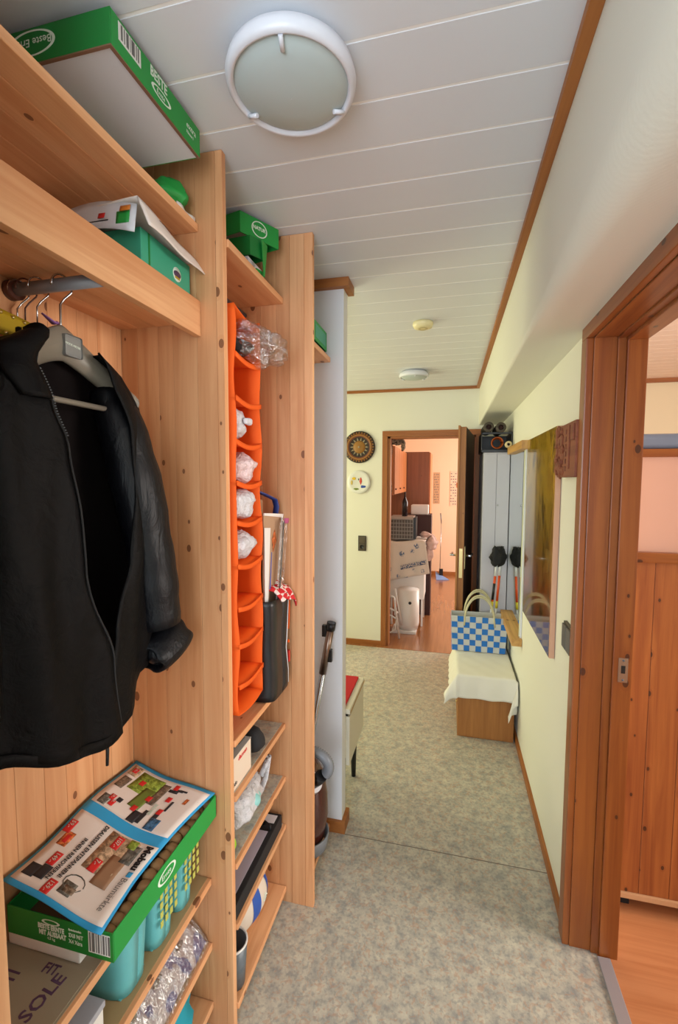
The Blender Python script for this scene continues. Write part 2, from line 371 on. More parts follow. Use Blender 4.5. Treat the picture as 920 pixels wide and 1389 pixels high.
# door leaf, open towards the camera
A = Vector((.205, 4.235)); Bp = Vector((.110, 3.455)); dd = (Bp - A).normalized(); nn = Vector((dd.y, -dd.x))
def leafbox(name, s0, s1, n0, n1, z0, z1, m, par, bev=.002):
    mb = MB(); q = [A + dd * s0 + nn * n0, A + dd * s1 + nn * n0, A + dd * s1 + nn * n1, A + dd * s0 + nn * n1]
    mb.prism([(p.x, p.y) for p in q], 'z', z0, z1); return obj(name, mb, m, par, bev)
leaf = thing('door_leaf', (A.x, A.y, 0), 'brown wooden kitchen door standing open into the hall, seen edge on', 'door')
shaded_door = wood('shaded_door_face', (84, 48, 22), (60, 32, 14), (40, 20, 10), 'z', .5, .1)  # shade on the door's right face, put into a darker wood colour
L_ = (Bp - A).length
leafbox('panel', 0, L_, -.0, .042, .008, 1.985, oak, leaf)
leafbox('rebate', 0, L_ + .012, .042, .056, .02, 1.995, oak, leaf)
leafbox('face_sheet', .004, L_ - .001, -.002, -.0003, .012, 1.98, shaded_door, leaf, 0)  # thin added sheet that carries the painted shade of this face
leafbox('lock_plate', L_ + .0, L_ + .0015, .008, .032, .87, 1.09, brass, leaf, 0)
hp = A + dd * (L_ - .06)
for sgn, nm in ((-1, -.002), (1, .056)):
    b = hp + nn * nm; o1 = hp + nn * (nm + .045 * sgn); e = o1 - dd * .11
    hmb = MB().tube([(b.x, b.y, 1.03), (o1.x, o1.y, 1.03), (o1.x, o1.y, 1.03), (e.x, e.y, 1.03)], .008, 10)
    obj('handle', hmb, steel, leaf)
    q0 = hp + nn * nm; q1 = hp + nn * (nm + .005 * sgn)
    leafbox('handle_plate', L_ - .08, L_ - .04, min(nm, nm + .005 * sgn), max(nm, nm + .005 * sgn), .93, 1.10, brass, leaf, .001)

# ------------------------------------------------------------------ rooms beyond
kf = struct(box('floor_kitchen', -2.0, 2.0, 4.20, 7.8, -.03, .002, kitchen_lam, bev=0))
struct(box('ceiling_kitchen', -2.0, 2.0, FY + .1, 7.9, 2.43, 2.5, pinkceil, bev=0))
kb = struct(box('wall_kitchen_back', -2.0, 2.0, 7.75, 7.85, 0, 2.5, peach_wall, bev=0))
struct(box('baseboard_kitchen', -1.0, 2.0, 7.735, 7.75, 0, .06, trimwood['x'], bev=.002))
struct(box('wall_kitchen_left', -1.15, -1.055, FY + .1, 7.8, 0, 2.5, peach_wall, bev=0))
kr = MB().box(2.0, 2.1, FY, 5.5, 0, 2.5).box(2.0, 2.1, 7.1, 7.85, 0, 2.5).box(2.0, 2.1, 5.5, 7.1, 0, .9).box(2.0, 2.1, 5.5, 7.1, 2.15, 2.5).box(.57, 2.1, FY, FY + .1, 0, 2.5)
struct(obj('wall_kitchen_right', kr, peach_wall))
f = MB(); [f.box(2.02, 2.08, a, b, c_, d) for a, b, c_, d in ((5.5, 7.1, .9, .96), (5.5, 7.1, 2.09, 2.15), (5.5, 5.56, .9, 2.15), (7.04, 7.1, .9, 2.15), (6.27, 6.33, .9, 2.15))]
window(3, f, MB().box(2.047, 2.053, 5.5, 7.1, .9, 2.15))
# side room
struct(box('floor_side_room', .515, 3.6, -1.8, 4.6, -.03, .002, laminate, bev=0))
sc_ = struct(box('ceiling_side_room', .57, 3.6, -1.8, 4.6, 2.434, 2.5, groove_m, bev=0))
for k in range(36): box('ceiling_plank', .57, 3.6, 1.2 + k * .095, 1.291 + k * .095, 2.42, 2.434, pinkceil, sc_, .002)
struct(box('wall_side_back', .57, 3.6, 4.243, 4.258, 0, 2.5, cream_wall, bev=0))
struct(box('trim_5', .57, 3.6, 4.215, 4.243, 2.388, 2.42, trimwood['x'], bev=.002))
sr_ = MB().box(3.5, 3.6, -1.8, .4, 0, 2.5).box(3.5, 3.6, 1.9, 4.6, 0, 2.5).box(3.5, 3.6, .4, 1.9, 0, .9).box(3.5, 3.6, .4, 1.9, 2.25, 2.5).box(.57, 3.6, -1.9, -1.8, 0, 2.5)
struct(obj('wall_side_room', sr_, cream_wall))
f = MB(); [f.box(3.52, 3.58, a, b, c_, d) for a, b, c_, d in ((.4, 1.9, .9, .96), (.4, 1.9, 2.19, 2.25), (.4, .46, .9, 2.25), (1.84, 1.9, .9, 2.25))]
window(4, f, MB().box(3.547, 3.553, .4, 1.9, .9, 2.25))

# ------------------------------------------------------------------ WARDROBE (open pine shelving)
wd = thing('wardrobe', (-.72, 1.0, 0), 'open full-height pine shelving unit with hanging bay along the left wall', 'shelving')
ZT = CZ - .001
def staves(par, horiz, a0, a1, c0, c1, z0, z1, m, widths):
    """vertical glued staves; horiz 'x': face spans x, thickness y (c0..c1); 'y' the other way"""
    a = a0; i = 0
    while a < a1 - .004:
        b = min(a1, a + widths[i % len(widths)])
        if a1 - b < .015: b = a1
        if horiz == 'x': box('stave', a + .0003, b - .0003, c0, c1, z0, z1, m, par, .0007)
        else: box('stave', c0, c1, a + .0003, b - .0003, z0, z1, m, par, .0007)
        a = b; i += 1
WS = [.052, .064, .046, .071, .058, .049]
def vpanel(y0, xf, z1=ZT):
    p = box('side_panel', -.886, xf - .003, y0 + .003, y0 + .017, .001, z1 - .003, pine['z'], wd, 0)
    staves(p, 'x', -.888, xf, y0, y0 + .02, 0, z1, pine['z'], WS)
vpanel(.43, -.572); vpanel(1.10, -.576); vpanel(1.52, -.465)
bp = box('back_panel', -.898, -.892, .45, 1.10, .001, ZT - .001, pine['z'], wd, 0)
staves(bp, 'y', .451, 1.099, -.894, -.886, 0, ZT, pine['z'], [.071, .06, .083, .066])
bp2 = box('back_panel', -.898, -.892, 1.12, 1.52, .001, ZT - .001, pine['z'], wd, 0)
staves(bp2, 'y', 1.121, 1.519, -.894, -.886, 0, ZT, pine['z'], [.071, .06, .083])
def shelf(y0, y1, xf, zt, th=.02, cover=None, xb=-.886):
    s = box('shelf', xb, xf, y0 + .001, y1 - .001, zt - th, zt, pine['y'], wd, .0015)
    if cover: box('shelf_cover', xb + .001, xf - .012, y0 + .002, y1 - .002, zt, zt + .0012, cover, s, 0)
    return s
khaki = mat('khaki_shelf_paper', (166, 138, 96), .6)
# hanging bay
ts = box('shelf', -.885, -.66, .452, 1.098, 2.2375, 2.2545, pine['y'], wd, 0)
for i in range(4): box('stave', -.886 + i * .0605, -.886 + (i + 1) * .0605 - .0006, .451, 1.099, 2.236, 2.256, pine['y'], ts, .0012)
s2 = box('shelf', -.885, -.665, .452, 1.098, 2.0085, 2.0265, pine['y'], wd, 0)
for i in range(4): box('stave', -.886 + i * .0555, -.886 + (i + 1) * .0555 - .0006, .451, 1.099, 2.007, 2.028, pine['y'], s2, .0012)
box('front_rail', -.662, -.642, .451, 1.099, 1.972, 2.062, pine['y'], wd, .002)
rod = obj('clothes_rail', MB().tube([(-.884, .775, 1.985), (-.663, .775, 1.985)], .0125, 20), mat('rail_grey', (132, 138, 148), .45, .2), wd)
obj('rail_holder', MB().tube([(-.886, .775, 1.985), (-.868, .775, 1.985)], .020, 20), brown_plastic, rod)
box('shelf', -.886, -.655, .451, .742, .610, .628, pine['y'], wd, .0015)
box('shelf_cover', -.885, -.664, .452, .741, .628, .6292, mat('greige_shelf_paper', (150, 138, 116), .6), wd, 0)
shelf(.45, 1.10, -.640, .460, .02, khaki); shelf(.45, 1.10, -.640, .262, .02, khaki); shelf(.45, 1.10, -.640, .078, .02)
# middle bay
shelf(1.12, 1.52, -.571, 2.222)
shelf(1.12, 1.52, -.571, .866); shelf(1.12, 1.52, -.571, .702, .018, vinyl); shelf(1.12, 1.52, -.571, .498, .018, vinyl)
shelf(1.12, 1.52, -.571, .312, .018, vinyl); shelf(1.12, 1.52, -.571, .065, .02)
# right bay
shelf(1.54, 1.89, -.50, 2.112); shelf(1.54, 1.89, -.50, .042, .02)

# ------------------------------------------------------------------ cardboard boxes
def tray(name, x0, x1, y0, y1, z0, z1, m, label, cat='box', bottom=white_card, inverted=False, m2=None, group=None):
    t = thing(name, ((x0 + x1) / 2, (y0 + y1) / 2, z0), label, cat, group); th = .003
    for nm, a in (('wall_panel', (x0, x1, y0, y0 + th)), ('wall_panel', (x0, x1, y1 - th, y1)), ('wall_panel', (x0, x0 + th, y0 + th, y1 - th)), ('wall_panel', (x1 - th, x1, y0 + th, y1 - th))):
        box(nm, *a, z0, z1, (m2 if (m2 and a[3] == y0 + th) else m), t, .0008)
    zb = (z0, z0 + th) if not inverted else (z1 - th, z1)
    box('base_panel', x0 + th, x1 - th, y0 + th, y1 - th, *zb, bottom, t, 0)
    return t
def oval(name, cx, cy, cz, rx, rz, axis, m, parent, w=.002, th=.0006, tilt=0):
    mb = MB(); n = 40
    vs = []
    for k in range(n):
        t = 2 * math.pi * k / n
        for q in (1, 1 - w / rz * 1.0):
            a, b = rx * math.cos(t) * q, rz * math.sin(t) * q
            a, b = a * math.cos(tilt) - b * math.sin(tilt), a * math.sin(tilt) + b * math.cos(tilt)
            vs.append((cx + a, cy, cz + b) if axis == 'y' else ((cx, cy + a, cz + b) if axis == 'x' else (cx + a, cy + b, cz)))
    fs = [(2 * k, 2 * ((k + 1) % n), 2 * ((k + 1) % n) + 1, 2 * k + 1) for k in range(n)]
    return obj(name, mb.add(vs, fs), m, parent, solid=th)
# big box on the top shelf, overhanging
tb = tray('cardboard_tray', -.880, -.585, .722, 1.012, 2.352, 2.412, green, 'large green cardboard box with white bottom, overhanging the top shelf of the hanging bay', bottom=white_card, m2=dkgreen)
box('raw_edge', -.878, -.5855, .7225, .728, 2.3495, 2.352, card_in, tb, 0); box('raw_edge', -.592, -.5855, .728, 1.010, 2.3495, 2.352, card_in, tb, 0)
mb = MB().box(-.5849, -.5843, .742, .802, 2.375, 2.406); pl = obj('barcode_label', mb, white_p, tb)
for i, (a, b) in enumerate(((.748, .752), (.756, .758), (.762, .768), (.772, .773), (.776, .784), (.788, .790), (.793, .796))):
    box('bar', -.5842, -.5838, a, b, 2.379, 2.404, greyink, pl, 0)
text('lettering', 'BESTE', .026, (-.5844, .83, 2.398), (0, 1, 0), (0, 0, 1), print_white, tb, .8, .0006)
oval('oval_emblem', -.5843, .865, 2.375, .032, .010, 'x', print_white, tb)
text('lettering', 'Ernte', .012, (-.5844, .85, 2.375), (0, 1, 0), (0, 0, 1), print_white, tb)
text('lettering', 'extra', .018, (-.5844, .955, 2.388), (0, 1, 0), (0, 0, 1), print_white, tb)
text('lettering', 'Klasse I', .009, (-.5844, .955, 2.373), (0, 1, 0), (0, 0, 1), print_white, tb)
oval('oval_emblem', -.752, .7216, 2.385, .052, .022, 'y', print_white, tb, .0025)
text('lettering', 'Beste Ernte', .019, (-.707, .7214, 2.387), (-1, 0, 0), (0, 0, -1), print_white, tb)
# things below it on the top shelf
gb = thing('green_packet', (-.72, 1.03, 2.256), 'crumpled green plastic packet wedged under the large green cardboard box on the top shelf', 'packet')
obj('packet_body', MB().blob((-.695, 1.048, 2.300), (.048, .040, .038), 4, .13, 14, 4), green, gb)
obj('white_fold', MB().grid(lambda u, v: (-.655 + .004 * math.sin(8 * u), 1.02 + .075 * u, 2.258 + .012 * v), 8, 3), white_p, gb, solid=.002)
b2 = tray('cardboard_box', -.870, -.775, .80, .98, 2.257, 2.350, dkgreen, 'small dark green box squeezed between the top shelf and the large green tray', bottom=dkgreen, inverted=True)

# teal magazine file boxes on second shelf
b3 = tray('gift_box', -.860, -.668, .900, 1.093, 2.030, 2.150, teal, 'teal printed carton with round picture on the shelf above the coat rail', inverted=True, bottom=teal)
box('corner_fold', -.6685, -.6675, .925, .931, 2.031, 2.149, dkgreen, b3, 0)
em = obj('picture_medallion', MB().lathe([(.017, 0), (.017, .0006), (0, .0006)], (-.6678, 1.035, 2.105), 'x', 30), print_white, b3)
obj('medallion_picture', MB().lathe([(.015, 0), (.015, .0004), (0, .0004)], (-.6671, 1.035, 2.105), 'x', 30, sq=(1, .55)), purpleink, em)
obj('medallion_field', MB().box(-.6668, -.6664, 1.025, 1.045, 2.094, 2.099), yellowfab, em)
# magazine laid over it
mg = thing('magazine', (-.74, .95, 2.152), 'curled white magazine draped over the teal carton above the coat rail', 'magazine')
obj('cover', MB().grid(lambda u, v: (-.860 + .210 * v, (.874 - .006 * v) + .252 * u, 2.156 + .036 * (1 - u) * math.sin(math.pi * (.12 + .38 * v)) + .003 * math.sin(9 * u)), 18, 14), paper, mg, solid=.003)
obj('front_flap', MB().grid(lambda u, v: (-.650 + .026 * v * (1 - .2 * u), .868 + .252 * u + .006 * v * u, 2.156 + .036 * (1 - u) + .003 * math.sin(9 * u) - (.060 - .030 * u) * v), 18, 6), paper, mg, solid=.0025)
nf = obj('near_flap', MB().grid(lambda u, v: (-.870 + .215 * u, .874 - .012 * v, 2.180 + .018 * math.sin(math.pi * u) - .062 * v), 10, 5), white_card, mg, solid=.002)
obj('flap_picture', MB().grid(lambda u, v: (-.700 + .032 * u, .8665 - .004 * v, 2.166 - .026 * v), 4, 4), green, nf, solid=.001)
obj('flap_picture', MB().grid(lambda u, v: (-.690 + .025 * u, .8660 - .004 * v, 2.176 - .012 * v), 4, 4), mat('orange_leaf', (210, 120, 40), .5), nf, solid=.001)
obj('flap_picture', MB().grid(lambda u, v: (-.745 + .016 * u, .8665 - .004 * v, 2.168 - .012 * v), 4, 4), red, nf, solid=.001)
obj('flap_line', MB().box(-.80, -.72, .8630, .8642, 2.150, 2.152), ink, nf)
text('lettering', 'GARTEN', .012, (-.634, .92, 2.168), (0, 1, -.1), (-.8, 0, 1), ink, mg)

# middle bay top
def qtray(label, p, z0, z1, m, nm='cardboard_tray', inner=white_card):
    t = thing(nm, (p[0][0], p[0][1], z0), label, 'box'); n = len(p)
    cx_, cy_ = sum(q[0] for q in p) / n, sum(q[1] for q in p) / n
    for i in range(n):
        a_, b_ = Vector(p[i]), Vector(p[(i + 1) % n]); c_ = Vector((cx_, cy_)); a2 = a_ + (c_ - a_).normalized() * .004; b2_ = b_ + (c_ - b_).normalized() * .004
        obj('wall_panel', MB().prism([tuple(a_), tuple(b_), tuple(b2_), tuple(a2)], 'z', z0, z1), m, t)
    obj('top_panel', MB().prism([tuple(Vector(q).lerp(Vector((cx_, cy_)), .02)) for q in p], 'z', z1 - .004, z1 - .001), inner, t); return t
q4 = [(-.634, 1.322), (-.560, 1.452), (-.800, 1.51), (-.874, 1.38)]
t4 = qtray('green cardboard tray with round emblem, topmost above the orange organizer', q4, 2.350, 2.412, green)
dq = Vector((.074, .130, 0)).normalized(); nq = Vector((dq.y, -dq.x, 0))
def onface(t, z, e): return Vector((-.634, 1.322, z)) + dq * t + nq * e
mb = MB(); n_ = 32; vs = []
for k in range(n_):
    for q in (1, .88): vs.append(onface(.072 + .030 * q * math.cos(2 * math.pi * k / n_), 2.382 + .024 * q * math.sin(2 * math.pi * k / n_), .0008))
obj('round_emblem', mb.add(vs, [(2 * k, 2 * ((k + 1) % n_), 2 * ((k + 1) % n_) + 1, 2 * k + 1) for k in range(n_)]), print_white, t4, solid=.0006)
text('lettering', 'NATUR', .015, onface(.047, 2.384, .001), dq, (0, 0, 1), print_white, t4, .95, .0005)
t5 = qtray('lower dark green carton beneath the emblem tray over the orange organizer', [(-.612, 1.345), (-.585, 1.395), (-.82, 1.47), (-.86, 1.36)], 2.292, 2.349, dkgreen, 'cardboard_box', dkgreen)
obj('torn_flap', MB().prism([(1.385, 2.240), (1.392, 2.240), (1.415, 2.345), (1.37, 2.345)], 'x', -.586, -.584), green, t5)
t55 = qtray('green carton lowest above the orange organizer, under two others', [(-.600, 1.365), (-.590, 1.400), (-.80, 1.47), (-.84, 1.38)], 2.224, 2.258, green, 'cardboard_box', green)
t6 = tray('white_box', -.860, -.622, 1.350, 1.46, 2.259, 2.291, white_card, 'flat white box between the green cartons in the pile over the orange organizer', inverted=True)
# right bay top
t7 = tray('cardboard_box', -.80, -.515, 1.70, 1.885, 2.136, 2.212, green, 'small green carton on the high shelf beside the white partition', bottom=green, inverted=True)
box('side_print', -.5148, -.5143, 1.72, 1.87, 2.15, 2.20, teal, t7, 0)
t8 = box('black_tray', -.79, -.52, 1.71, 1.88, 2.113, 2.135, blackm); tag(t8, 'thin black tray under the small green carton on the high shelf', 'tray')

# ------------------------------------------------------------------ hangers and jacket
def hook(cx, yo, z0=1.985, lean=0, r=.019):
    pts = []
    for k in range(15):
        a = math.radians(200 - k * 17); pts.append((cx + .001 * k, yo + r * math.cos(a), z0 + .0 + r * math.sin(a)))
    x, y, z = pts[-1]
    pts += [(cx, y - .004, z - .012), (cx, yo + .001, z - .026), (cx, yo, z - .06)]
    return pts
hg = thing('coat_hanger', (-.765, .775, 1.90), 'taupe plastic coat hanger with grey badge holding the black jacket', 'hanger')
obj('hook', MB().tube(hook(-.765, .775) + [(-.765, .775, 1.885)], .0022, 8), steel, hg)
def arms(u, v):   # u along y, v around
    t = (u - .5) * 2; a = v * 2 * math.pi
    y = .775 + .155 * t; zc = 1.872 - .012 * abs(t) - .085 * abs(t) ** 1.35; h = .026 * (1 - .6 * abs(t)) + .010; dpt = .014 + .010 * abs(t)
    return (-.765 + .035 * t * t + dpt * math.cos(a), y, zc + h * math.sin(a))
obj('arm', MB().grid(arms, 41, 17), taupe, hg)
obj('cross_bar', MB().tube([(-.74, .60, 1.752), (-.735, .885, 1.752)], .006, 8), taupe, hg)
bd = obj('badge', MB().box(-.7505, -.7465, .764, .808, 1.845, 1.888), mat('badge_grey', (130, 130, 128), .35), hg, .006)
text('lettering', 'MODE MEYER', .0062, (-.7463, .766, 1.870), (0, 1, -.1), (0, 0, 1), print_white, hg)
for i, (x, y) in enumerate(((-.872, .775), (-.852, .775), (-.822, .775))):
    h2 = thing('wire_hanger', (x, y, 1.9), ['thin wire hanger hook nearest the wall on the rail', 'second wire hanger hook from the wall on the rail', 'wire hanger hook with coiled neck, between the wall hooks and taupe hanger'][i], 'hanger', 'wire hangers on the rail')
    obj('hook', MB().tube(hook(x, y), .0016, 6), [steel, brown_plastic, steel][i], h2)
    obj('shoulder_wire', MB().tube([(x, y - .15, 1.80), (x, y, 1.905), (x, y + .15, 1.80)], .0018, 6), steel, h2)
# studded mustard strap garment
ys = thing('studded_strap', (-.80, .70, 1.86), 'mustard strap with two rows of round studs behind the jacket collar', 'strap')
obj('strap_body', MB().grid(lambda u, v: (-.812 + .012 * v, .60 + .17 * u, 1.915 - .050 * v - .012 * u * u), 12, 6), yellowfab, ys, solid=.003)
sb = MB()
for i in range(7):
    for r_ in (0, 1):
        u = .08 + .14 * i; y = .60 + .17 * u
        sb.blob((-.808 + .010 * r_, y, 1.908 - .038 * r_ - .012 * u * u), (.0035, .0035, .0035), amp=0, n=5)
studs = obj('studs', sb, brass, ys)
pr = thing('purple_ribbon', (-.795, .80, 1.89), 'small purple ribbon knotted behind the taupe hanger', 'ribbon')
obj('ribbon', MB().tube([(-.80, .765, 1.93), (-.79, .785, 1.915), (-.80, .80, 1.925), (-.79, .82, 1.90), (-.79, .83, 1.88)], [.004, .009, .004, .010, .004], 8, flat=.3), purple, pr)
# jacket
jk = thing('jacket', (-.74, .76, 1.05), 'black zip jacket with rolled navy cuff hanging open on the coat rail', 'jacket')
def interp(tb_, z):
    for (z0, a), (z1, b) in zip(tb_, tb_[1:]):
        if z <= z0 and z >= z1: t = (z0 - z) / (z0 - z1); t = t * t * (3 - 2 * t); return a + (b - a) * t
    return tb_[0][1] if z > tb_[0][0] else tb_[-1][1]
HW = [(1.86, .080), (1.845, .115), (1.815, .165), (1.77, .205), (1.70, .225), (1.5, .222), (1.3, .225), (1.05, .215)]
DP = [(1.90, .045), (1.83, .050), (1.7, .070), (1.4, .085), (1.05, .080)]
EL = [(1.90, .715), (1.80, .655), (1.73, .665), (1.66, .690), (1.53, .700), (1.43, .700), (1.23, .757), (1.05, .782)]   # left front edge
ER = [(1.90, .80), (1.80, .840), (1.70, .868), (1.55, .868), (1.40, .835), (1.28, .772), (1.18, .750), (1.0, .745)]
YC = .755
def bodypt(th, z, k=1.0):
    w_, d = interp(HW, z) * k, interp(DP, z) * k
    fold = 1 + .07 * math.sin(9 * th + 6 * z) * (1.9 - z) + .03 * math.sin(17 * th - 9 * z)
    hem = 0
    return Vector((-.745 + d * math.cos(th) * fold, YC + w_ * math.sin(th), z))
def thof(y, z):
    return math.asin(max(-.99, min(.99, (y - YC) / interp(HW, z))))
def zhem(th):
    s_ = -math.sin(th); return interp([(2, 1.14), (1, 1.14), (.5, 1.10), (0, 1.07), (-.25, 1.085), (-.6, 1.16), (-1, 1.22), (-2, 1.22)], s_) + .006 * math.sin(5 * th)
def back(u, v):
    th = math.pi / 2 + math.pi * u; z = 1.86 + (zhem(th) - 1.86) * v; return bodypt(th, z)
obj('back', MB().grid(back, 30, 34), liningfab, jk, solid=.003)
def lf(u, v):
    z = 1.86 + (1.06 - 1.86) * v; e = thof(interp(EL, z), z); th = -math.pi / 2 + (e + math.pi / 2) * u
    z = 1.86 + (zhem(th) - .012 * u - 1.86) * v
    p = bodypt(th, z, 1.01); p.x += .012 * math.sin(math.pi * u) * v + .006 * math.sin(14 * u) * v; return p
obj('front_panel', MB().grid(lf, 26, 40), coatfab, jk, solid=.004)
def rf(u, v):
    z = 1.86 + (1.06 - 1.86) * v; e = thof(interp(ER, z), z); th = e + (math.pi / 2 - e) * u
    z = 1.86 + (zhem(th) - 1.86) * v
    p = bodypt(th, z, 1.01); p.x += .006 * math.sin(11 * u) * v; return p
obj('front_panel', MB().grid(rf, 22, 40), coatfab, jk, solid=.004)
col_ = MB()
for tb_, s_ in ((EL, 1),):
    def cl(u, v, tb_=tb_, s_=s_):
        z = 1.868 - .13 * u; e = thof(interp(tb_, z), z) if z < 1.86 else thof(interp(tb_, 1.86), 1.86)
        p = bodypt(e - s_ * v * (.75 - .5 * u), min(z, 1.86), 1.03); p.z = z + .008 * (1 - u) * math.sin(math.pi * v); p.x += .008 * math.sin(math.pi * v) + .004
        return p
    col_.grid(cl, 16, 8)
obj('collar', col_, coatfab, jk, solid=.005)
obj('collar_stand', MB().grid(lambda u, v: (-.760 - .035 * math.cos(math.pi * (u - .5)), .755 - .075 * math.cos(math.pi * u), 1.845 + .028 * v), 14, 5), coatfab, jk, solid=.006)
def edge(tb_, s_, zs):
    return [bodypt(thof(interp(tb_, z), z), z, 1.035) + Vector((.004, 0, 0)) for z in zs]
zs = [1.84 - i * .02 for i in range(39)]
obj('zipper', MB().tube(edge(EL, 1, zs), .0022, 6), blackm, jk)
tm = MB()
for i in range(26):
    z = 1.79 - i * .0045; p = bodypt(thof(interp(EL, z), z), z, 1.035) + Vector((.006, .002, 0)); tm.box(p.x - .001, p.x + .001, p.y - .0015, p.y + .0015, z - .001, z + .001)
zt_ = obj('zipper_teeth', tm, darksteel, jk); zt_['kind'] = 'stuff'
obj('hem_band', MB().grid(lambda u, v: bodypt(-math.pi / 2 + (thof(interp(EL, 1.07), 1.07) + math.pi / 2) * u, zhem(-math.pi / 2 + (thof(interp(EL, 1.07), 1.07) + math.pi / 2) * u) + .012 - .022 * v, 1.04) + Vector((.008 * math.sin(math.pi * u), 0, 0)), 20, 3), coatfab, jk, solid=.005)
obj('drawstring', MB().tube([(-.667, .748, 1.075), (-.665, .748, 1.05), (-.666, .747, 1.018)], [.003, .0035, .003], 8), black, jk)
def sleeve(path, rs, name, m):
    mb = MB(); pts = [Vector(p) for p in path]; n = 26
    P = []; R = []
    for i in range(n):
        t = i / (n - 1) * (len(pts) - 1); k = min(int(t), len(pts) - 2); f_ = t - k
        P.append(pts[k].lerp(pts[k + 1], f_)); R.append((rs[k] + (rs[k + 1] - rs[k]) * f_) * (1 + .025 * math.sin(i * 1.9) + .02 * math.sin(i * .7)))
    mb.tube(P, R, 20, flat=.85); return obj(name, mb, m, jk)
sl = sleeve([(-.765, .895, 1.800), (-.735, .905, 1.72), (-.705, .922, 1.56), (-.688, .944, 1.38), (-.682, .955, 1.245)], [.040, .058, .062, .057, .054], 'sleeve', navyfab)
def cuff(u, v):
    a = 2 * math.pi * u; ax_ = Vector((.06, .93, .36)).normalized(); e1 = Vector((1, 0, 0)); e1 = (e1 - ax_ * e1.dot(ax_)).normalized(); e2 = ax_.cross(e1)
    t = v * 2 * math.pi; R_ = .036 + .013 * math.cos(t) + .003 * math.sin(3 * a); h_ = .060 * math.sin(t) + .004 * math.sin(4 * a)
    return Vector((-.682, .966, 1.190)) + ax_ * h_ + e1 * math.cos(a) * R_ * 1.05 + e2 * math.sin(a) * R_ * .9
obj('cuff', MB().grid(cuff, 33, 21).blob((-.680, .955, 1.185), (.038, .050, .036), 3, .06, 12), navyfab, sl)
sleeve([(-.735, .59, 1.765), (-.73, .535, 1.70), (-.72, .52, 1.55), (-.715, .52, 1.38), (-.71, .52, 1.22)], [.035, .05, .052, .050, .045], 'sleeve', coatfab)

# ------------------------------------------------------------------ hanging bay lower items
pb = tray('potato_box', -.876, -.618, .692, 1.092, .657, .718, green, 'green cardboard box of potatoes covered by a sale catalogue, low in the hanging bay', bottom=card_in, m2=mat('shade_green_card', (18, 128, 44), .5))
bc = box('barcode_label', -.655 - .02, -.625, .6912, .6918, .668, .712, white_p, pb, 0)
for i, (a, w_) in enumerate(((.0, .003), (.006, .006), (.015, .002), (.020, .003), (.027, .001), (.031, .004), (.038, .002), (.043, .004))):
    box('bar', -.672 + a, -.672 + a + w_, .6906, .6912, .671, .710, greyink, bc, 0)
oval('oval_emblem', -.765, .6915, .706, .022, .0055, 'y', print_white, pb, .0014)
text('lettering', 'BESTE ERNTE', .0145, (-.797, .6914, .694), (1, 0, 0), (0, 0, 1), print_white, pb, .75, .0006)
text('lettering', 'MIT AUSSAAT', .0145, (-.795, .6914, .681), (1, 0, 0), (0, 0, 1), print_white, pb, .75, .0006)
text('lettering', '4,5 kg', .008, (-.775, .6914, .671), (1, 0, 0), (0, 0, 1), print_white, pb)
for i, s_ in enumerate(('Speisekartoffeln', 'SX8 MIT', 'X4 Xtra')):
    text('lettering', s_, (.006, .012, .012)[i], (-.722, .6914, (.703, .691, .678)[i]), (1, 0, 0), (0, 0, 1), print_white, pb, .8, .0002)
oval('oval_emblem', -.6175, .865, .690, .034, .016, 'x', print_white, pb, .003)
text('lettering', 'Ernte', .016, (-.6174, .845, .690), (0, 1, 0), (0, 0, 1), print_white, pb)
rnd = random.Random(3)
pot0 = None
for i in range(15):
    y = .712 + i * .0265; x = -.643 + rnd.uniform(-.006, .004)
    if pot0 is None:
        pot0 = obj('potato', MB().blob((x, y, .690), (.017, .015, .016), 5, .1, 8), potato_m); base = pot0.location.copy(); po = pot0
    else:
        po = pot0.copy(); COL.objects.link(po); po.location = base + Vector((x + .643, y - .712, rnd.uniform(-.004, .006))); po.rotation_euler = (0, 0, rnd.uniform(-.5, .5))
    on = ['first', 'second', 'third', 'fourth', 'fifth', 'sixth', 'seventh', 'middle', 'seventh', 'sixth', 'fifth', 'fourth', 'third', 'second', 'last'][i]
    lb = 'brown potato in the green box, ' + ('at the near corner by the barcode' if i == 0 else 'midway along the corridor edge' if i == 7 else 'at the far corner by the pine panel' if i == 14 else on + (' from the near barcode corner' if i < 7 else ' from the far corner'))
    tag(po, lb, 'potato', 'potatoes in the green box')
# catalogue spread
ct = thing('sale_catalogue', (-.76, .89, .72), 'open blue-edged sale catalogue lying on the green potato box', 'catalogue')
def skx(x, y): return x + (.030 * max(0, (y - .72) / .37) ** 2 + .012 * max(0, (.80 - y) / .1)) * (x + .874) / .222
def surf(x, y, e=0):   # catalogue surface height
    t = (-.652 - x) / .22
    return .722 + .058 * max(0, t) ** 1.3 + .005 * math.sin(22 * y) * (t * .8 + .2) + .004 * math.sin(30 * x + 9 * y) + e
def sheet(name, x0, x1, y0, y1, e, m, par, nx=10, ny=14, sk=0, sol=.0008):
    return obj(name, MB().grid(lambda u, v: (skx(x0 + (x1 - x0) * u, y0 + (y1 - y0) * v), y0 + (y1 - y0) * v, surf(x0 + (x1 - x0) * u, y0 + (y1 - y0) * v, e)), nx, ny), m, par, solid=sol)
X0, X1, Y0, Y1 = -.874, -.652, .684, 1.094
pg = sheet('blue_sheet', X0, X1, Y0, Y1, 0, blue, ct, 14, 24, sol=.002)
pA = sheet('page', X0 + .006, X1 - .006, Y0 + .012, .885, .0014, paper, ct, 14, 16)
pB = sheet('page', X0 + .006, X1 - .006, .915, Y1 - .012, .0014, paper, ct, 14, 16)
def ptch(x0, x1, y0, y1, m, par, e=.0022, nm='printed_picture'): return sheet(nm, x0, x1, y0, y1, e, m, par, 5, 5, sol=.0003)
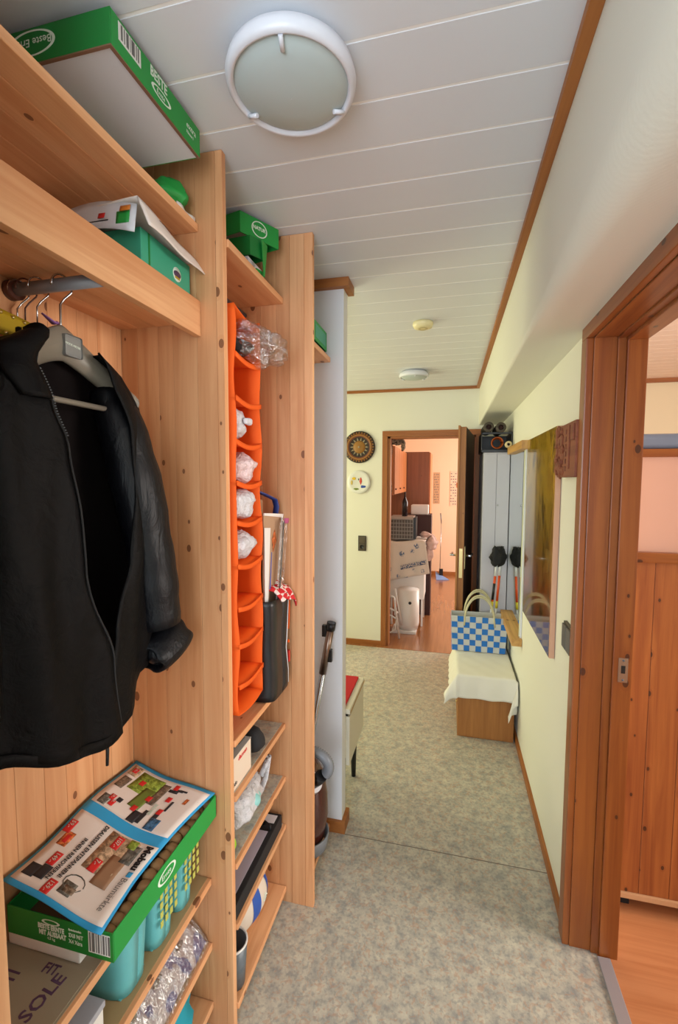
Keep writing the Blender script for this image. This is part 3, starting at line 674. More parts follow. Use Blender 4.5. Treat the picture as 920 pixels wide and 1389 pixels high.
def photo(m_, amt=.75, sc_=95):
    c0 = PB(m_).inputs['Base Color'].default_value[:]
    f_ = noise(m_, coords(m_, (1, 1, 1), False), sc_, 3, .7, .6)
    k0 = tuple(v * .25 for v in c0[:3]) + (1,); k1 = tuple(min(1, v * 1.8 + .05) for v in c0[:3]) + (1,)
    L(m_, mix(m_, amt, c0, ramp(m_, f_, [(.36, k0), (.5, c0), (.64, k1)])), PB(m_).inputs['Base Color']); return m_
def ctext(s_, size, x, y, m, par, bold=0, sx=1):   # reads towards -y, tops towards +x
    z = surf(x, y, .0032); z2 = surf(x, y - .08, .0032); zx = surf(x + .02, y, .0032)
    o = text('lettering', s_, size, (skx(x, y), y, z), (0, -1, 0), (1, 0, 0), m, par, sx, bold)
    for v_ in o.data.vertices:
        wv_ = v_.co + OR[par.name]; v_.co.z = surf(wv_.x, wv_.y, .0048) - OR[par.name].z
    return o
tanp = mat('tan_photo', (176, 146, 116), .6); olive = mat('olive_photo', (128, 146, 48), .6); brownp = mat('brown_photo', (110, 90, 72), .6); bluep = mat('blue_photo', (46, 92, 130), .6)
orp = mat('orange_photo', (190, 96, 40), .6); gryp = mat('grey_photo', (96, 92, 84), .6)
ptch(-.775, -.70, .78, .880, tanp, pA); ptch(-.738, -.700, .760, .835, mat('box_photo', (150, 112, 84), .6), pA, .0026); ptch(-.718, -.690, .825, .872, gryp, pA, .0028); ptch(-.726, -.705, .86, .882, olive, pA, .003)
ptch(-.860, -.835, .712, .742, ink, pA); ptch(-.836, -.814, .716, .748, ink, pA, .0025)
ptch(-.855, -.832, .795, .830, orp, pA); ptch(-.848, -.838, .803, .822, red, pA, .0026)
ptch(-.775, -.748, .712, .742, gryp, pA, .0024); ptch(-.768, -.745, .718, .733, brownp, pA, .0027)
[photo(q_) for q_ in (tanp, olive, brownp, bluep, gryp, orp)]
rm_ = MB().tube([(-.755 + .022 * math.cos(a), .742 + .018 * math.sin(a), surf(-.755 + .022 * math.cos(a), .742 + .018 * math.sin(a), .0035)) for a in [k * .5 for k in range(13)]], .0012, 5)
obj('printed_hose', rm_, gryp, pA)
for (x, y, s_) in ((-.828, .765, '149.-'), (-.858, .84, '59.-'), (-.752, .795, '7.-'), (-.748, .860, '107.-'), (-.792, .712, '129.-')):
    ptch(x - .009, x + .009, y - .016, y + .016, red, pA, .0030, 'price_tag'); ctext(s_, .014, x, y + .013, print_white, pA, .0002, .9) if 1 else 0
ctext('INNEN RENOVIEREN', .0125, -.806, .862 - .03, ink, pA, .0004, .95)
ctext('DRAUSSEN ENTSPANNEN!', .0125, -.790, .880, ink, pA, .0004, .98)
ctext('Mobau', .024, -.676, .880, ink, pA, .0012, .95)
bd_ = ptch(-.680, -.668, .802, .814, blue, pA, .0028)
ctext('Baumärkte', .021, -.676, .797, greyink, pA, 0, .85)
# second page
ptch(-.835, -.772, 1.0, 1.072, olive, pB); ptch(-.800, -.770, .955, 1.03, mat('dark_olive', (104, 118, 46), .6), pB, .0025); ptch(-.772, -.752, .985, 1.065, brownp, pB, .0027)
ptch(-.863, -.838, 1.04, 1.078, tanp, pB); ptch(-.861, -.840, .985, 1.03, brownp, pB, .0025)
for (x, y, a, b, m_) in ((-.846, .935, .010, .016, gryp), (-.818, .953, .006, .007, ink), (-.765, .935, .010, .018, ink), (-.750, .945, .005, .022, ink), (-.716, .935, .013, .018, bluep), (-.724, .955, .006, .012, ink), (-.738, 1.050, .012, .005, ink), (-.728, 1.058, .012, .004, ink), (-.716, 1.06, .010, .003, ink), (-.716, 1.0, .003, .018, ink), (-.690, 1.03, .004, .010, orp)):
    ptch(x - a, x + a, y - b, y + b, m_, pB, .003)
for (x, y, s_) in ((-.835, .950, '39.-'), (-.826, .935, '9.-'), (-.780, .955, '79.-'), (-.724, .975, '49.-'), (-.815, 1.035, '25.-'), (-.772, 1.0, '12.-'), (-.738, 1.065, '5.-'), (-.730, 1.02, '4.-'), (-.852, 1.06, '19.-')):
    ptch(x - .006, x + .006, y - .009, y + .009, red, pB, .0034, 'price_tag'); ctext(s_, .009, x, y + .008, print_white, pB, .0001, .9)
ctext('Mobau', .012, -.672, 1.075, ink, pB, .0007)
ctext('BÄUME', .012, -.745, .995, print_white, pB, .0006)
# white tub lid on the short shelf, lettering on shelf paper
wl = box('plastic_tub', -.878, -.700, .694, .735, .630, .655, white_p, bev=.004); tag(wl, 'shallow white plastic tub under the near end of the potato box', 'tub')
sg = thing('printed_carton', (-.79, .60, .63), 'flat greige carton sheet with purple SOLE lettering on the short low shelf', 'carton')
box('sheet', -.883, -.668, .460, .690, .6294, .6312, mat('greige_card', (152, 140, 118), .6), sg, 0)
text('lettering', 'SOLE', .036, (-.725, .588, .6316), (.12, 1, 0), (-1, .12, 0), purpleink, sg, 1.0, .0006)
text('lettering', 'FIT', .026, (-.765, .672, .6316), (1, 0, 0), (.1, 1, 0), purpleink, sg, 1.0, .0005)
for k in range(3): box('print_stripe', -.85 + .006 * k, -.80, .625 + .012 * k, .629 + .012 * k, .6313, .6316, purpleink, sg, 0)
# teal baskets
for i, (y0, y1) in enumerate(((.760, .862), (.868, .965), (.971, 1.05))):
    lb = ['nearest teal plastic basket under the green potato box', 'middle teal plastic basket with yellow slots, under the potato box', 'farthest teal plastic basket under the potato box, next to the pine panel'][i]
    bk = thing('plastic_basket', (-.76, (y0 + y1) / 2, .462), lb, 'basket', 'teal baskets under the potato box')
    def wallf(u, v, y0=y0, y1=y1):
        t = 2 * math.pi * u; ry = (y1 - y0) / 2 * (.84 + .16 * v); rx = .085 * (.86 + .14 * v)
        cx_ = -.738; ct_, st_ = math.cos(t), math.sin(t); e = .55
        return (cx_ + rx * abs(ct_) ** e * (1 if ct_ > 0 else -1), (y0 + y1) / 2 + ry * abs(st_) ** e * (1 if st_ > 0 else -1), .4625 + .188 * v)
    obj('basket_wall', MB().grid(wallf, 37, 8), teal_plastic, bk, solid=.002)
    obj('basket_base', MB().box(-.80, -.675, y0 + .012, y1 - .012, .4622, .465), teal_plastic, bk)
    sm = MB()
    if i != 0:
        for a in range(4):
            for b_ in range(4): sm.box(-.6545, -.6530, y0 + .018 + a * .019, y0 + .028 + a * .019, .520 + b_ * .024, .536 + b_ * .024)
        obj('slots', sm, mat('slot_yellow', (190, 190, 90), .5), bk)
wb = thing('white_box', (-.76, .66, .462), 'white carton with grey lid on the shelf below the potato box', 'box')
box('carton_body', -.86, -.668, .48, .715, .4618, .522, white_p, wb, .002); box('lid', -.863, -.665, .477, .718, .522, .536, mat('grey_lid', (170, 172, 182), .4), wb, .002)
# packaged curtain on lower shelf
pk = thing('wrapped_textile', (-.74, .98, .264), 'clear plastic package of blue patterned textile low in the hanging bay', 'package')
bluep2 = mat('blue_white_textile', (70, 110, 180), .6)
c = coords(bluep2, (1, 1, 1), False); n_ = noise(bluep2, c, 16, 1, .4, .8)
L(bluep2, ramp(bluep2, n_, [(.46, (60, 96, 176)), (.50, (206, 200, 210)), (.6, (222, 214, 216))]), PB(bluep2).inputs['Base Color'])
obj('textile', MB().grid(lambda u, v: (-.86 + .205 * u, .70 + .385 * v, .270 + .10 * (1 - u ** 3) * (1 - .25 * v) + .006 * math.sin(20 * v)), 12, 20), bluep2, pk, solid=.006)
obj('film_wrap', MB().grid(lambda u, v: (-.862 + .216 * u, .69 + .40 * v, .266 + .125 * (1 - u ** 4) * (1 - .25 * v) + .006 * math.sin(37 * v + 9 * u) * (1 - u)), 18, 34), film, pk, solid=.001)
wl2 = MB()
for k in range(4): wl2.blob((-.700, .74 + .095 * k, .335 - .008 * k), (.004, .016, .014), k, .1, 8)
obj('grey_dot', wl2, gryp, pk)
tc = obj('teal_cloth', MB().blob((-.735, .97, .135), (.085, .11, .055), 4, .14, 16, 4), tealfab); tag(tc, 'bundled teal cloth on the lowest shelf of the hanging bay', 'cloth')
tc2 = obj('teal_bowl', MB().lathe([(.001, 0), (.025, 0), (.036, .045), (.033, .045), (.024, .003), (.001, .003)], (-.695, 1.055, .19), 'z', 24), teal_plastic); tc2.location.z = .19
tag(tc2, 'small teal bowl resting on the teal cloth at the pine panel', 'bowl')
tc2.location = (tc2.location.x, tc2.location.y, .186)

# ------------------------------------------------------------------ orange organizer
og = thing('hanging_organizer', (-.72, 1.23, .93), 'tall orange fabric hanging organizer with ten open compartments in the middle bay', 'organizer')
ZZ = [2.070, 1.942, 1.825, 1.706, 1.592, 1.481, 1.358, 1.236, 1.128, 1.010, .925]
OX0, OX1, OY0, OY1 = -.862, -.572, 1.150, 1.318
def sidep(y, s_):
    def f_(u, v): 
        z = 2.072 + (.925 - 2.072) * v; return (OX0 + (OX1 - OX0) * u + .003 * math.sin(25 * v) * u, y + s_ * .004 * math.sin(v * 10 * math.pi) * u, z)
    return f_
for y, s_ in ((OY0, 1), (OY1, -1)): obj('side_panel', MB().grid(sidep(y, s_), 8, 60), orange, og, solid=.003)
box('back_panel', OX0, OX0 + .003, OY0, OY1, .925, 2.07, orange, og, 0)
for i, z in enumerate(ZZ):
    o_ = obj('divider', MB().grid(lambda u, v: (OX0 + (OX1 - OX0) * u, OY0 + (OY1 - OY0) * v, z - .012 * math.sin(math.pi * v) * u - (.012 * v * u if i == 0 else 0)), 6, 9), orange, og, solid=.003)
    if 0 < i < 10: obj('divider_lip', MB().grid(lambda u, v: (OX1 + .002, OY0 + (OY1 - OY0) * v, z - .012 * math.sin(math.pi * v) - .010 + .014 * u), 3, 9), orange, o_, solid=.003)
for s_ in (1.18, 1.29): obj('hanging_loop', MB().tube([(-.72, s_, 2.07), (-.72, s_, 2.19), (-.715, s_, 2.19), (-.715, s_, 2.07)], .004, 6), orange, og)
rod2 = obj('clothes_rail', MB().tube([(-.717, 1.121, 2.175), (-.717, 1.519, 2.175)], .010, 14), darksteel, wd)
def sbag(z, i, dy, r, m, label, dark=False):
    t = thing('plastic_bag', (-.61, OY0 + dy, z), label, 'bag', 'plastic bags in the orange organizer')
    obj('bag_film', MB().blob((-.615, OY0 + dy, z + r[2]), r, 20 + i, .16, 16, 3.5), m, t)
    obj('knot', MB().blob((-.572, OY0 + dy + .02, z + r[2] * 1.2), (.012, .020, .010), i, .2, 8), m, t)
sbag(ZZ[4] + .012 + .108, 1, .055, (.045, .035, .045), milky, 'small white plastic bag in the third compartment from the top of the orange organizer')
sbag(ZZ[5] + .004 + .108, 2, .085, (.05, .058, .042), pinkmilk, 'pinkish plastic bag in the orange organizer, second bag from the top')
sbag(ZZ[6] + .006 + .12, 3, .075, (.05, .058, .045), milky, 'twisted white plastic bag in the orange organizer, second bag from the bottom')
sbag(ZZ[7] + .006 + .12, 4, .070, (.05, .058, .046), milky, 'white plastic bag in the orange organizer, lowest of the bags')
cb = thing('crinkled_plastic_bag', (-.58, 1.25, 1.95), 'crinkled clear plastic bag bulging from the top compartment of the orange organizer', 'bag')
obj('bag_film', MB().blob((-.585, 1.275, 1.995), (.075, .095, .055), 31, .2, 26, 5), film, cb)
obj('bag_film', MB().blob((-.555, 1.34, 2.0), (.055, .075, .045), 37, .22, 22, 6), film, cb)
obj('dark_content', MB().blob((-.60, 1.21, 1.975), (.05, .05, .022), 8, .15, 12), blackm, cb)

# ------------------------------------------------------------------ black bag with papers, checked towel
bb = thing('shopping_bag', (-.62, 1.41, .868), 'black shopping bag with orange motif standing behind the orange organizer', 'bag')
def bbf(u, v):
    t = 2 * math.pi * u; a, b = math.cos(t), math.sin(t); e = .28
    w1 = .082 - .006 * math.sin(math.pi * v) + .006 * v; return (-.66 + (.115 + .002 * math.sin(9 * v)) * abs(a) ** e * (1 if a > 0 else -1), 1.416 + w1 * abs(b) ** e * (1 if b > 0 else -1), .872 + .335 * v)
obj('bag_body', MB().grid(bbf, 41, 20), black, bb, solid=.003)
obj('bag_base', MB().box(-.76, -.56, 1.355, 1.49, .869, .875), black, bb)
obj('seam_line', MB().tube([(-.542, 1.478, 1.19), (-.540, 1.455, 1.05), (-.541, 1.450, 1.02), (-.543, 1.476, .93), (-.545, 1.482, .88)], .0014, 6), white_p, bb)
obj('orange_motif', MB().tube([(-.545, 1.495, 1.18), (-.547, 1.497, 1.13), (-.548, 1.497, 1.09), (-.548, 1.49, 1.07)], .003, 6), orange, bb)
obj('red_motif', MB().box(-.562, -.545, 1.488, 1.500, .95, .99), red, bb); obj('orange_dot', MB().blob((-.548, 1.493, 1.025), (.004, .006, .006), amp=0, n=8), orange, bb)
gingham = mat('red_white_check', (206, 34, 40), .8)
ck = N(gingham, 'ShaderNodeTexChecker'); ck.inputs['Scale'].default_value = 42; ck.inputs[1].default_value = lin((206, 34, 40)); ck.inputs[2].default_value = lin((232, 214, 206))
L(gingham, coords(gingham, (1, 1, 1), False), ck.inputs[0]); L(gingham, ck.outputs[0], PB(gingham).inputs['Base Color'])
tw = obj('checked_towel', MB().grid(lambda u, v: (-.585 + .055 * v + .008 * math.sin(9 * u), 1.385 + .13 * u, 1.225 + .022 * math.sin(3.1 * u) - .055 * v ** 2 * (.4 + u) + .008 * math.sin(12 * u + 4 * v)), 16, 12), gingham, solid=.004)
tag(tw, 'red and white checked towel spilling over the black shopping bag', 'towel')
def lean(name, y0, yw, x, z0, h, tilt, m, label, cat, th=.006, dx=.20):
    # sheet leaning: bottom y0..y0+yw at z0; top shifted by tilt in y
    t = thing(name, (x, y0 + yw / 2, z0), label, cat)
    vs = []
    for xx in (x - dx, x):
        for (yy, zz) in ((y0, z0), (y0 + yw, z0), (y0 + yw + tilt, z0 + h), (y0 + tilt, z0 + h)): vs.append((xx, yy, zz))
    return t
def leansheet(t, nm, x0, x1, y0, z0, y1, z1, th, m):
    mb = MB(); mb.prism([(y0, z0), (y0 + th, z0), (y1 + th, z1), (y1, z1)], 'x', x0, x1); return obj(nm, mb, m, t)
def panelx(t, nm, poly, x, th, m): return obj(nm, MB().prism(poly, 'x', x - th, x), m, t)
pa = thing('picture_frame', (-.58, 1.41, .95), 'kraft mounted picture with white edge leaning in the black shopping bag', 'picture')
panelx(pa, 'mount', [(1.345, 1.488), (1.512, 1.474), (1.405, .95), (1.350, .95)], -.576, .006, mat('kraft_mount', (176, 142, 112), .7))
panelx(pa, 'edge_strip', [(1.345, 1.492), (1.345, 1.484), (1.504, 1.466), (1.398, .95), (1.407, .95), (1.516, 1.477)], -.573, .004, white_p)
panelx(pa, 'orange_figure', [(1.412, 1.40), (1.437, 1.43), (1.452, 1.39), (1.42, 1.355)], -.5742, .001, orp)
pcx = thing('paper_sheet', (-.57, 1.36, .95), 'white paper sheet with blue edge in the black shopping bag, closest to the organizer', 'paper')
panelx(pcx, 'sheet', [(1.340, 1.445), (1.388, 1.440), (1.350, 1.05), (1.340, 1.05)], -.570, .002, white_p); panelx(pcx, 'print', [(1.385, 1.36), (1.389, 1.36), (1.374, 1.24), (1.366, 1.24)], -.5655, .001, mat('dark_blue_print', (50, 80, 160), .5))
nb = thing('clear_folder', (-.55, 1.46, .95), 'clear folder with pink tab leaning in the black shopping bag, against the pine panel', 'folder')
panelx(nb, 'sheet', [(1.440, 1.462), (1.516, 1.462), (1.446, 1.15), (1.40, 1.15)], -.555, .002, film); panelx(nb, 'tab', [(1.478, 1.466), (1.517, 1.462), (1.513, 1.445), (1.476, 1.448)], -.553, .003, mat('pink_tab', (176, 80, 128), .5)); panelx(nb, 'grey_edge', [(1.468, 1.455), (1.474, 1.455), (1.418, 1.15), (1.410, 1.15)], -.553, .003, gryp)
bh = thing('blue_handled_bag', (-.62, 1.40, .95), 'kraft paper bag with dark blue handle behind the leaning picture', 'bag')
panelx(bh, 'bag_sheet', [(1.335, 1.545), (1.395, 1.53), (1.41, .95), (1.345, .95)], -.60, .006, mat('kraft', (150, 112, 80), .8))
obj('handle', MB().tube([(-.595, 1.335, 1.562), (-.592, 1.40, 1.548), (-.590, 1.475, 1.530), (-.590, 1.492, 1.505), (-.592, 1.470, 1.44)], .011, 8, flat=.35), mat('dark_blue', (30, 52, 120), .5), bh)

# ------------------------------------------------------------------ middle bay lower items
sb1 = thing('shoebox', (-.70, 1.19, .704), 'white shoebox with red lettering on the speckled shelf under the organizer', 'box')
box('carton_body', -.84, -.585, 1.125, 1.252, .7035, .800, mat('cream_card', (226, 208, 188), .6), sb1, .002)
box('lid_top', -.841, -.584, 1.124, 1.253, .800, .8015, mat('grey_card', (180, 176, 172), .6), sb1, 0)
text('lettering', 'damen', .020, (-.5846, 1.165, .783), (0, 1, 0), (0, 0, 1), red, sb1, 1.1, .0004); text('lettering', 'aldo', .017, (-.5846, 1.127, .722), (0, 1, 0), (0, 0, 1), ink, sb1, 1, .0004)
kn = obj('black_pouch', MB().blob((-.62, 1.315, .752), (.05, .035, .045), 6, .1, 10), blackm); tag(kn, 'small black pouch behind the white shoebox', 'pouch')
kn2 = box('black_case', -.70, -.60, 1.20, 1.245, .803, .838, blackm, bev=.006); tag(kn2, 'small black case lying on top of the white shoebox', 'case')
cbg = thing('carrier_bag', (-.69, 1.28, .50), 'translucent white and teal carrier bag on the second speckled shelf', 'bag')
obj('bag_film', MB().blob((-.665, 1.28, .572), (.085, .12, .068), 12, .15, 22, 4), milky, cbg); obj('teal_content', MB().blob((-.655, 1.30, .565), (.082, .05, .045), 3, .1, 12), mat('pale_teal', (140, 200, 196), .5), cbg)
obj('bag_handle', MB().tube([(-.60, 1.36, .60), (-.585, 1.395, .655), (-.60, 1.40, .57), (-.605, 1.37, .54)], .010, 8, flat=.35), milky, cbg)
gp = obj('green_packet', MB().blob((-.60, 1.135, .545), (.02, .012, .03), 9, .1, 8), mat('lime', (150, 200, 40), .5)); tag(gp, 'small lime green packet beside the carrier bag, next to the near pine panel', 'packet')
bx = thing('black_box', (-.69, 1.29, .313), 'long black carton with lilac grey top panel on the third speckled shelf', 'box')
box('carton_body', -.80, -.580, 1.125, 1.500, .3135, .362, blackm, bx, .003); box('top_panel', -.78, -.598, 1.135, 1.41, .3622, .3635, mat('lilac_grey', (176, 168, 182), .5), bx, 0)
box('end_window', -.70, -.592, 1.45, 1.488, .3622, .3635, white_card, bx, 0)
obj('carry_handle', MB().tube([(-.592, 1.415, .364), (-.592, 1.42, .378), (-.62, 1.435, .378), (-.625, 1.438, .364)], .004, 8), black, bx)
hm = thing('striped_sack', (-.69, 1.33, .066), 'rounded white sack with blue stripes on the lowest shelf of the middle bay', 'sack')
sackm = mat('striped_sack_cloth', (222, 208, 192), .6)
def sack(u, v, k=1.0):
    th = 2 * math.pi * u; p = math.pi * v; d = Vector((math.sin(p) * math.cos(th), math.sin(p) * math.sin(th), math.cos(p)))
    return Vector((-.685, 1.345, .170)) + Vector((d.x * .095, d.y * .125, d.z * .100)) * k * (1 + .03 * math.sin(5 * th))
obj('sack_body', MB().grid(sack, 37, 19), sackm, hm)
for a0, a1 in ((.93, .985), (1.05, 1.08)):
    obj('blue_stripe', MB().grid(lambda u, v: sack(a0 + (a1 - a0) * u, .26 + .45 * v, 1.012), 5, 16), mat('stripe_blue', (40, 84, 170), .6), hm)
text('lettering', 'GR', .022, (-.588, 1.345, .165), (0, 1, .3), (-.2, -.3, 1), print_white, hm, 1, .0006)
gt = thing('grey_tub', (-.63, 1.165, .066), 'grey plastic tub with white rim on the lowest shelf by the near pine panel', 'tub')
obj('tub_wall', MB().lathe([(.001, 0), (.036, 0), (.044, .13), (.041, .13), (.034, .004), (.001, .004)], (-.615, 1.172, .0665), 'z', 26), mat('grey_tub', (96, 104, 110), .4), gt)
obj('rim', MB().lathe([(.041, 0), (.0455, 0), (.0455, .006), (.041, .006), (.041, 0)], (-.615, 1.172, .194), 'z', 26), white_p, gt)

# ------------------------------------------------------------------ vacuum cleaner
vc = thing('vacuum_cleaner', (-.57, 1.72, .042), 'dark brown vacuum cleaner standing on end beside the white partition, with grey hose', 'vacuum cleaner')
obj('body', MB().lathe([(.001, 0), (.06, .004), (.095, .06), (.112, .16), (.110, .25), (.092, .34), (.055, .40), (.001, .415)], (-.575, 1.715, .058), 'z', 36, sq=(1, .9)), vac_m, vc)
obj('bumper', MB().lathe([(.10, 0), (.108, .004), (.116, .06), (.110, .062), (.10, .0)], (-.575, 1.715, .075), 'z', 36, sq=(1, .9)), hose_m, vc)
port = obj('hose_port', MB().tube([(-.515, 1.655, .385), (-.498, 1.640, .405)], [.040, .036], 24), alu, vc)
obj('hose_elbow', MB().tube([(-.505, 1.645, .400), (-.478, 1.628, .430), (-.462, 1.620, .452)], .024, 18), black, vc)
hp_ = []
for k in range(60):
    t = k / 59
    if t < .75:
        a = math.radians(-35 + 150 * t / .75); hp_.append((-.510 + .075 * math.cos(a), 1.63, .485 + .055 * math.sin(a)))
    else:
        s_ = (t - .75) / .25; a = math.radians(115); hp_.append((-.510 + .075 * math.cos(a) - .10 * s_, 1.63 + .03 * s_, .485 + .055 * math.sin(a) - .01 * s_))
obj('hose', MB().tube(hp_, [.0215 if k % 2 else .0185 for k in range(60)], 16), hose_m, vc)
pp = thing('vacuum_wand', (-.62, 1.82, .3), 'telescopic steel vacuum wand leaning in the narrow bay by the partition', 'wand')
obj('tube', MB().tube([(-.64, 1.83, .06), (-.495, 1.845, .90)], .013, 16), steel, pp)
obj('upper_tube', MB().tube([(-.520, 1.842, .760), (-.485, 1.846, .965)], .016, 16), mat('champagne_steel', (150, 130, 118), .3, 1), pp)
obj('end_ring', MB().tube([(-.487, 1.846, .955), (-.481, 1.846, .988)], .020, 16), black, pp)
obj('clip', MB().box(-.522, -.505, 1.835, 1.855, .925, .975), black, pp, .003); obj('clip', MB().box(-.497, -.478, 1.835, 1.855, .815, .870), black, pp, .003)

# ------------------------------------------------------------------ bench
bn = thing('bench', (-.62, 2.17, 0), 'cream bench with red padded top behind the white partition', 'bench')
box('front_board', -.448, -.43, 1.985, 2.335, .265, .500, cream_lac, bn, .002)
box('side_board', -.85, -.448, 2.317, 2.335, .265, .500, cream_lac, bn, .002)
box('shadow_gap', -.85, -.440, 1.99, 2.330, .500, .512, black, bn, 0)
box('top_rim', -.85, -.428, 1.985, 2.340, .512, .535, cream_lac, bn, .003); box('edge_strip', -.4285, -.426, 1.985, 2.340, .514, .522, mat('tan_edge', (186, 150, 100), .6), bn, 0)
box('seat_pad', -.84, -.455, 1.990, 2.325, .535, .545, redfab, bn, .004)
for x, y in ((-.475, 2.29), (-.82, 2.29), (-.475, 2.02), (-.82, 2.02)): obj('leg', MB().tube([(x, y, .27), (x, y + .01, .002)], [.020, .012], 12), black, bn)

# ------------------------------------------------------------------ ceiling fixtures
def lamp(x, y, r, label):
    l = thing('ceiling_lamp', (x, y, CZ - .08), label, 'lamp', 'round ceiling lamps')
    obj('housing', MB().lathe([(.001, CZ), (r * .80, CZ), (r * .97, CZ - .016), (r, CZ - .030), (r * .985, CZ - .040), (r * .93, CZ - .047), (r * .89, CZ - .045), (r * .87, CZ - .038)], (x, y, -.001), 'z', 64), lamp_white, l)
    obj('diffuser', MB().lathe([(r * .88, CZ - .038), (r * .84, CZ - .043), (r * .65, CZ - .053), (r * .35, CZ - .060), (.001, CZ - .062)], (x, y, 0), 'z', 64), frosted, l)
    for a in (-80, 40, 160):
        ca, sa = math.cos(math.radians(a)), math.sin(math.radians(a))
        obj('clip', MB().tube([(x + ca * r * .90, y + sa * r * .90, CZ - .047), (x + ca * r * .82, y + sa * r * .82, CZ - .050), (x + ca * r * .72, y + sa * r * .72, CZ - .054)], .0045, 8), lamp_white, l)
lamp(-.327, .925, .131, 'large round frosted ceiling lamp nearest the viewer, above the wardrobe'); lamp(-.285, 3.60, .115, 'round frosted ceiling lamp at the far end of the hall')
sd = thing('smoke_detector', (-.155, 2.50, CZ - .03), 'round cream smoke detector on the ceiling between the two lamps', 'detector')
obj('housing', MB().lathe([(.001, CZ), (.052, CZ), (.054, CZ - .012), (.048, CZ - .026), (.030, CZ - .032), (.001, CZ - .033)], (-.155, 2.50, -.0005), 'z', 36), mat('cream_plastic', (236, 224, 176), .4), sd)
obj('vent_ring', MB().lathe([(.026, CZ - .0335), (.020, CZ - .036), (.014, CZ - .0335)], (-.155, 2.50, -.0005), 'z', 24), mat('tan_plastic', (206, 190, 140), .5), sd)

# ------------------------------------------------------------------ far wall: plates, switch
p1 = thing('wall_plate', (-.840, FY, 1.755), 'dark brown carved plate with sunburst rosette on the back wall', 'plate')
yb = FY - .001
dkb = mat('dark_brown_wood', (44, 28, 20), .5); gold = mat('ochre_inlay', (150, 104, 40), .5); rust = mat('rust_inlay', (120, 58, 30), .5); pale = mat('pale_inlay', (150, 136, 112), .5)
obj('disc', MB().lathe([(.001, 0), (.146, 0), (.151, -.010), (.146, -.018), (.120, -.012), (.001, -.010)], (-.840, yb, 1.905), 'y', 64), dkb, p1)
obj('ring', MB().lathe([(.098, -.0125), (.110, -.016), (.126, -.0165), (.128, -.013)], (-.840, yb, 1.905), 'y', 64), rust, p1)
obj('ring', MB().lathe([(.108, -.0165), (.114, -.019), (.120, -.0165)], (-.840, yb, 1.905), 'y', 64), gold, p1)
def star(n, r0, r1, cx, cz, y, ph=0):
    mb = MB()
    for k in range(n):
        a = 2 * math.pi * (k + ph) / n; w_ = math.pi / n * .62
        mb.add([(cx + r0 * math.cos(a - w_), y, cz + r0 * math.sin(a - w_)), (cx + r0 * math.cos(a + w_), y, cz + r0 * math.sin(a + w_)), (cx + r1 * math.cos(a), y - .001, cz + r1 * math.sin(a))], [(0, 1, 2)])
    return mb
o_ = obj('rays', star(14, .062, .090, -.840, 1.905, yb - .015), pale, p1, solid=.002); o_['kind'] = 'stuff'
o_ = obj('rim_teeth', star(32, .128, .144, -.840, 1.905, yb - .0195), gold, p1, solid=.002); o_['kind'] = 'stuff'
obj('rosette', MB().lathe([(.001, -.022), (.012, -.022), (.030, -.017), (.055, -.016), (.060, -.010)], (-.840, yb, 1.905), 'y', 40), gold, p1)
obj('centre_boss', MB().lathe([(.001, -.026), (.008, -.025), (.012, -.020)], (-.840, yb, 1.905), 'y', 20), pale, p1)
p2 = thing('painted_plate', (-.842, FY, 1.47), 'white painted plate with colourful figure below the dark carved plate', 'plate')
obj('disc', MB().lathe([(.001, 0), (.075, 0), (.110, -.012), (.108, -.016), (.080, -.008), (.001, -.006)], (-.842, yb, 1.574), 'y', 64), mat('porcelain', (226, 226, 220), .2), p2)
def bl(nm, x, z, rx, rz, m_, s_=1): obj(nm, MB().blob((x, yb - .0085, z), (rx, .0012, rz), s_, .2, 10, 4), m_, p2)
bl('yellow_blot', -.890, 1.608, .020, .014, mat('paint_yellow', (226, 190, 40), .4), 1); bl('ochre_blot', -.912, 1.57, .010, .020, mat('paint_ochre', (206, 180, 90), .4), 2); bl('red_figure', -.825, 1.585, .012, .028, mat('paint_red', (206, 70, 50), .4), 3)
bl('green_blot', -.870, 1.508, .030, .008, mat('paint_green', (110, 130, 40), .4), 4); bl('blue_blot', -.800, 1.532, .024, .014, mat('paint_blue', (50, 80, 170), .4), 5); bl('dark_dot', -.846, 1.60, .004, .010, ink, 6)
fs_ = thing('light_switch', (-.806, FY, .93), 'dark double switch plate on the back wall left of the kitchen door', 'switch')
box('plate', -.846, -.768, FY - .010, FY, .915, 1.062, switch_m, fs_, .003)
for z in (.992, .925): r_ = box('rocker', -.838, -.776, FY - .015, FY - .010, z, z + .060, mat('switch_rocker', (84, 74, 60), .35), fs_, .003)
obj('socket_hole', MB().lathe([(.001, 0), (.020, 0), (.020, -.002)], (-.807, FY - .0155, .955), 'y', 20), black, fs_)
ns = thing('light_switch', (.425, 1.71, .99), 'grey double light switch on the right wall beside the varnished doorway', 'switch')
box('plate', .418, .43, 1.655 + .012, 1.790, .985, 1.085, switch_m, ns, .003); box('rocker', .411, .418, 1.672, 1.726, .993, 1.078, mat('switch_grey', (90, 88, 86), .35), ns, .003); box('rocker', .411, .418, 1.730, 1.784, .993, 1.078, mat('switch_grey2', (84, 82, 80), .35), ns, .003)

